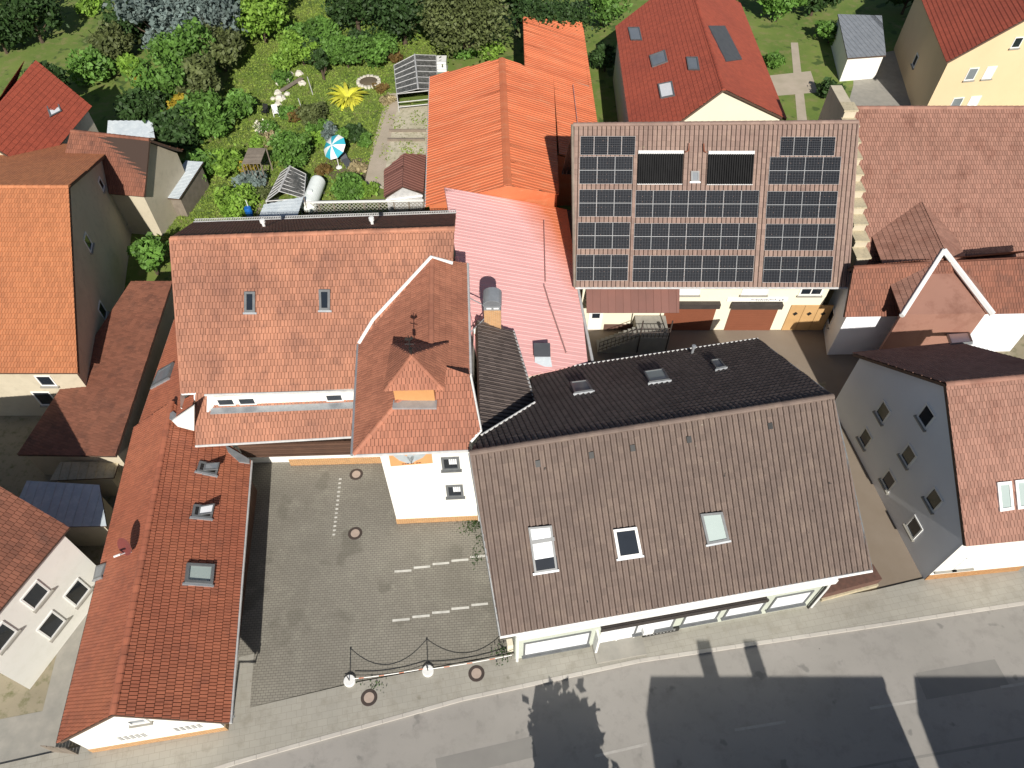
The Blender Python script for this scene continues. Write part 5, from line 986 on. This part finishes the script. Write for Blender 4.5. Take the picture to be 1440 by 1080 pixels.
mb.box(xy(g0, 0)+sd2*.72, d*Lg, sd2*.08, A(0, 0, .5)); mb.build('saddle', M['concrete'], tk)
sc_ = thing('corrugated_canopy', 'pale corrugated metal canopy in front of the weathered greenhouse', 'canopy', px(395, 300)); P = [px(363, 308, 2.0), px(418, 305, 2.0), px(427, 277, 2.15), px(371, 288, 2.15)]
plc = plane(P[0], P[1], P[2]); P[3] = pp(371, 288, plc); roof('roof_sheet', sc_, [P], (P[1], P[2]), 'corr', M['corr'], .03, 'corr')
mb = MB()
for p in P: mb.tube([xy(p, 0), p-A(0, 0, .05)], .05, 0, 5)
mb.build('post', M['wood_grey'], sc_)
br_ = px(352, 304); bl_ = thing('barrel', 'blue plastic barrel in the lime green bed', 'barrel', br_); mb = MB(); mb.lathe(br_, [(.0, .9), (.26, .9), (.28, .85), (.32, .5), (.28, .05), (.25, 0)], 0, 18); mb.build('drum', M['blue'], bl_); mb = MB(); mb.tube([br_+A(0, .2, .85), br_+A(0, .2, 1.5)], .035, 0, 6); mb.build('pipe', M['plastic_white'], bl_)
# playhouse on posts
pr = [px(340, 230, 2.2), px(366, 229.5, 2.2), px(374, 208, 2.3), px(349, 208, 2.3)]; ph = thing('playhouse', 'weathered grey board roof on thin posts in the left garden', 'shelter', xy(sum(pr)/4, 0)); mb = MB()
for i in range(9): a, b_, c, d = [pr[0]+(pr[3]-pr[0])*i/9, pr[1]+(pr[2]-pr[1])*i/9, pr[1]+(pr[2]-pr[1])*(i+.96)/9, pr[0]+(pr[3]-pr[0])*(i+.96)/9]; mb.prism([a, b_, c, d], A(0, 0, -.06), 0, r=rs.random())
mb.build('roof', M['wood_grey'], ph); mb = MB()
for p in pr: mb.tube([xy(p, 0), p-A(0, 0, .05)], .06, 0, 5)
for k in range(1, 5): p = pr[0]+(pr[1]-pr[0])*k/5; mb.tube([xy(p, 0), p-A(0, 0, .06)], .035, 0, 5)
mb.build('post', M['wood_grey'], ph)
# brown garden shed
sh0, sh1 = px(566, 263, 2.9), px(568, 216, 2.9); el0, el1 = px(541, 279, 2.0), px(540, 240, 2.0); er0 = 2*sh0-el0; er0[2] = 2.0; er1 = 2*sh1-el1; er1[2] = 2.0
t = thing('garden_shed', 'brown-roofed garden shed with grey gable beside the orange hall', 'shed', xy((el0+er1)/2, 0))
roof('roof', t, [[sh0, sh1, el1, el0]], (el0, el1), 'rib', M['canopy_brown'], .06, 'wood_brown'); roof('roof', t, [[sh0, sh1, er1, er0]], (er0, er1), 'rib', M['canopy_brown'], .06, 'wood_brown')
body(t, [(*(xy(el0, 0)+A(.12, .2, 0))[:2], 1.95), (*(xy(sh0, 0)+A(0, .2, 0))[:2], 2.8), (*(xy(er0, 0)+A(-.12, .2, 0))[:2], 1.95), (*(xy(er1, 0)+A(-.12, -.2, 0))[:2], 1.95), (*(xy(sh1, 0)+A(0, -.2, 0))[:2], 2.8), (*(xy(el1, 0)+A(.12, -.2, 0))[:2], 1.95)], M['gutter_grey'])
strip(t, 'gable_board', [el0+A(.05, .1, -.25), er0+A(-.05, .1, -.25)], 'white_paint', .1)
# trellis fence
ta_, tb2 = px(432, 306), px(598, 303); tf = thing('trellis_fence', 'diagonal lattice fence with white top rail behind the terracotta house', 'fence', (ta_+tb2)/2); mb = MB(); L_ = np.linalg.norm(tb2-ta_); d = unit(tb2-ta_); Hf = 1.5
s_ = -Hf
while s_ < L_:
    for sg in (1, -1):
        u0, u1 = (s_, s_+Hf); z0, z1 = (0, Hf) if sg > 0 else (Hf, 0)
        if u0 < 0: z0 += (z1-z0)*(-u0/Hf); u0 = 0
        if u1 > L_: z1 = z0+(z1-z0)*((L_-u0)/(u1-u0)); u1 = L_
        mb.tube([ta_+d*u0+A(0, .02*sg, z0), ta_+d*u1+A(0, .02*sg, z1)], .034, 0, 4)
    s_ += .34
mb.tube([ta_+A(0, 0, .05), tb2+A(0, 0, .05)], .04, 0, 4); mb.tube([ta_+A(0, 0, Hf-.04), tb2+A(0, 0, Hf-.04)], .04, 0, 4); mb.build('lattice', M['concrete'], tf); mb = MB(); mb.box(ta_+A(0, -.08, Hf), d*L_, A(0, .2, 0), A(0, 0, .09)); mb.build('top_rail', M['white_paint'], tf); mb = MB()
for k in range(9): p = ta_+d*(L_*k/8); mb.abox(p[0]-.05, p[0]+.05, p[1]-.05, p[1]+.05, 0, Hf)
mb.build('post', M['wood_grey'], tf)
# parasol, lounger, chairs
pb_ = px(477, 236); um = thing('parasol', 'turquoise and white parasol tilted over the garden lounger', 'parasol', pb_); tip = pb_+A(-.35, .45, 2.05); axu = unit(A(-.45, -.5, .9)); e1u = unit(np.cross(axu, A(0, 0, 1))); e2u = np.cross(e1u, axu)
for par, nm, mt in ((0, 'white_panel', 'plastic_white'), (1, 'turquoise_panel', 'teal')):
    mb = MB()
    for k in range(10):
        if k % 2 != par: continue
        t0, t1 = k*math.pi/5, (k+1)*math.pi/5; f_ = lambda t, r: tip+(e1u*math.cos(t)+e2u*math.sin(t))*r-axu*(r*r*.28)
        for j in range(4): mb.face([f_(t0, j*.3), f_(t0, (j+1)*.3), f_(t1, (j+1)*.3), f_(t1, j*.3)] if j else [f_(t0, 0), f_(t0, .3), f_(t1, .3)])
    mb.build(nm, M[mt], um)
mb = MB(); mb.tube([pb_, pb_+A(-.03, .03, 1.2), tip+axu*.1], .03, 0, 6); mb.build('pole', M['plastic_white'], um); mb = MB(); mb.lathe(pb_, [(0, .14), (.2, .14), (.28, .06), (.28, 0)], 0, 18); mb.build('foot', M['plastic_white'], um)
lo = px(486, 229); lg = thing('sun_lounger', 'dark grey sun lounger right of the turquoise parasol', 'sun lounger', lo); d = unit(px(492, 234)-px(483, 222)); s_ = A(-d[1], d[0], 0); mb = MB(); mb.box(lo-d*.1-s_*.32+A(0, 0, .32), d*1.2, s_*.64, A(0, 0, .06)); mb.build('seat', M['dark_grey'], lg); mb = MB(); mb.box(lo-d*.1-s_*.32+A(0, 0, .34), -d*.65+A(0, 0, .45), s_*.64, A(0, 0, .06)); mb.build('backrest', M['dark_grey'], lg)
for k in (-.3, .95):
    for sgn in (-.28, .28): mb = MB(); mb.tube([lo+d*k+s_*sgn, lo+d*k+s_*sgn+A(0, 0, .34)], .025, 0, 5); mb.build('leg', M['zinc'], lg)
def chair(x, y, label, mt, rz):
    c = px(x, y); t = thing('garden_chair', label, 'chair', c, 'garden chairs on the lawn'); cs, sn = math.cos(rz), math.sin(rz); T = lambda a, b_, z: c+A(a*cs-b_*sn, a*sn+b_*cs, z)
    def bx(nm, x0, x1, y0, y1, z0, z1, tilt=0):
        mb = MB(); o = T(x0, y0, z0); mb.box(o, T(x1, y0, z0)-o, T(x0, y1, z0)-o, A(0, 0, z1-z0)+(T(0, tilt, 0)-T(0, 0, 0))); mb.build(nm, M[mt], t)
    bx('seat', -.26, .26, -.26, .26, .40, .45)
    bx('backrest', -.26, .26, .2, .26, .45, 1.0, .18)
    for sx in (-.26, .21): bx('armrest', sx, sx+.06, -.24, .26, .64, .68)
    for sx in (-.27, .22):
        for sy in (-.27, .2): bx('leg', sx, sx+.05, sy, sy+.05, 0, .66 if sy < 0 else .42)
chair(389, 163, 'white plastic garden chair on the lawn below the rocks', 'plastic_white', .3); chair(374, 162, 'dark garden chair left of the white plastic chair', 'black', -.2)
# rocks, plank, poles, round bed
for i, (x, y, s_, lb) in enumerate(((392, 118, .35, 'pale rock above the leaning plank, leftmost of the upper row'), (398, 107, .3, 'small pale rock at the upper left of the rock garden'), (409, 105, .38, 'pale rock at the top of the rock garden'), (421, 105, .5, 'white double rock right of the topmost pale rock'), (405, 115, .35, 'upright pale rock just above the plank'), (425, 119, .45, 'grey-white rock right of the upper plank end'),
    (404, 133, .35, 'flat white stone below the plank'), (391, 132, .45, 'pale rock at the lower left end of the plank'), (384, 140, .3, 'small pale rock left of the white boulders'), (394, 140, .6, 'large white boulder above the white chair'), (391, 148, .4, 'pinkish rock between the white boulder and the white chair'))):
    c = px(x, y); mb = MB(); R = [[c+A(math.cos(k*math.pi/4)*rr*s_*rs.uniform(.75, 1.1), math.sin(k*math.pi/4)*rr*s_*rs.uniform(.7, 1), z*s_*rs.uniform(.8, 1.15)) for k in range(8)] for rr, z in ((1, 0), (.95, .4), (.6, .75))]
    for a in range(2):
        for k in range(8): mb.face([R[a][k], R[a][(k+1) % 8], R[a+1][(k+1) % 8], R[a+1][k]], 0, rs.random())
    mb.face(R[2]); tag(mb.build('rock', M['stone']), lb, 'rock', 'rocks in the garden')
a, b_ = px(398, 129, .25), px(427, 111, .3); mb = MB(); nn = unit(A(-(b_-a)[1], (b_-a)[0], 0)); mb.box(a, b_-a, nn*.45, A(0, 0, .1)); tag(mb.build('plank', M['wood_grey']), 'weathered plank lying across the garden rocks', 'plank')
for (x, y, h, lb) in ((440, 133, 1.9, 'pale leaning pole beside the slender dark conifer'), (426, 157, 1.4, 'shorter pale pole standing on the lawn right of the chairs')): c = px(x, y); mb = MB(); mb.tube([c, c+A(-.15, 0, h)], .045, 0, 6); tag(mb.build('garden_pole', M['gutter_grey']), lb, 'pole')
c = px(519, 117); sbd = thing('stone_bed', 'round raised bed ringed with pale stones', 'raised bed', c); mb = MB()
for k in range(18): a = k*math.pi/9; p = c+A(math.cos(a)*1.1, math.sin(a)*1.1, 0); mb.box(p-A(.17, .12, 0), A(.32, .05*math.sin(a), 0), A(-.03, .26, 0), A(0, 0, rs.uniform(.25, .38)), 0, rs.random())
mb.build('stone_ring', M['stone'], sbd); mb = MB(); mb.lathe(c, [(0, .3), (.6, .28), (1.0, .2)], 0, 18); mb.build('soil_fill', M['soil'], sbd)
# weeds along the plinth and walls of the courtyard
pts = np.concatenate([px(655+RNG.normal()*12, 738+RNG.normal()*4, .12)+RNG.normal(size=(60, 3))*A(.3, .12, .03) for i in range(5)]+[px(680+RNG.normal()*5, 770+RNG.normal()*14, .12)+RNG.normal(size=(40, 3))*A(.15, .3, .03) for i in range(5)]+[px(708, 918, .2)+RNG.normal(size=(150, 3))*A(.25, .25, .15), px(530, 963, .12)+RNG.normal(size=(50, 3))*A(.4, .2, .03)])
pts[:, 2] = np.maximum(pts[:, 2], .11); tag(leafmesh('weeds', pts, .06, 'leaf_dark', None, .2, .5), kind='stuff')
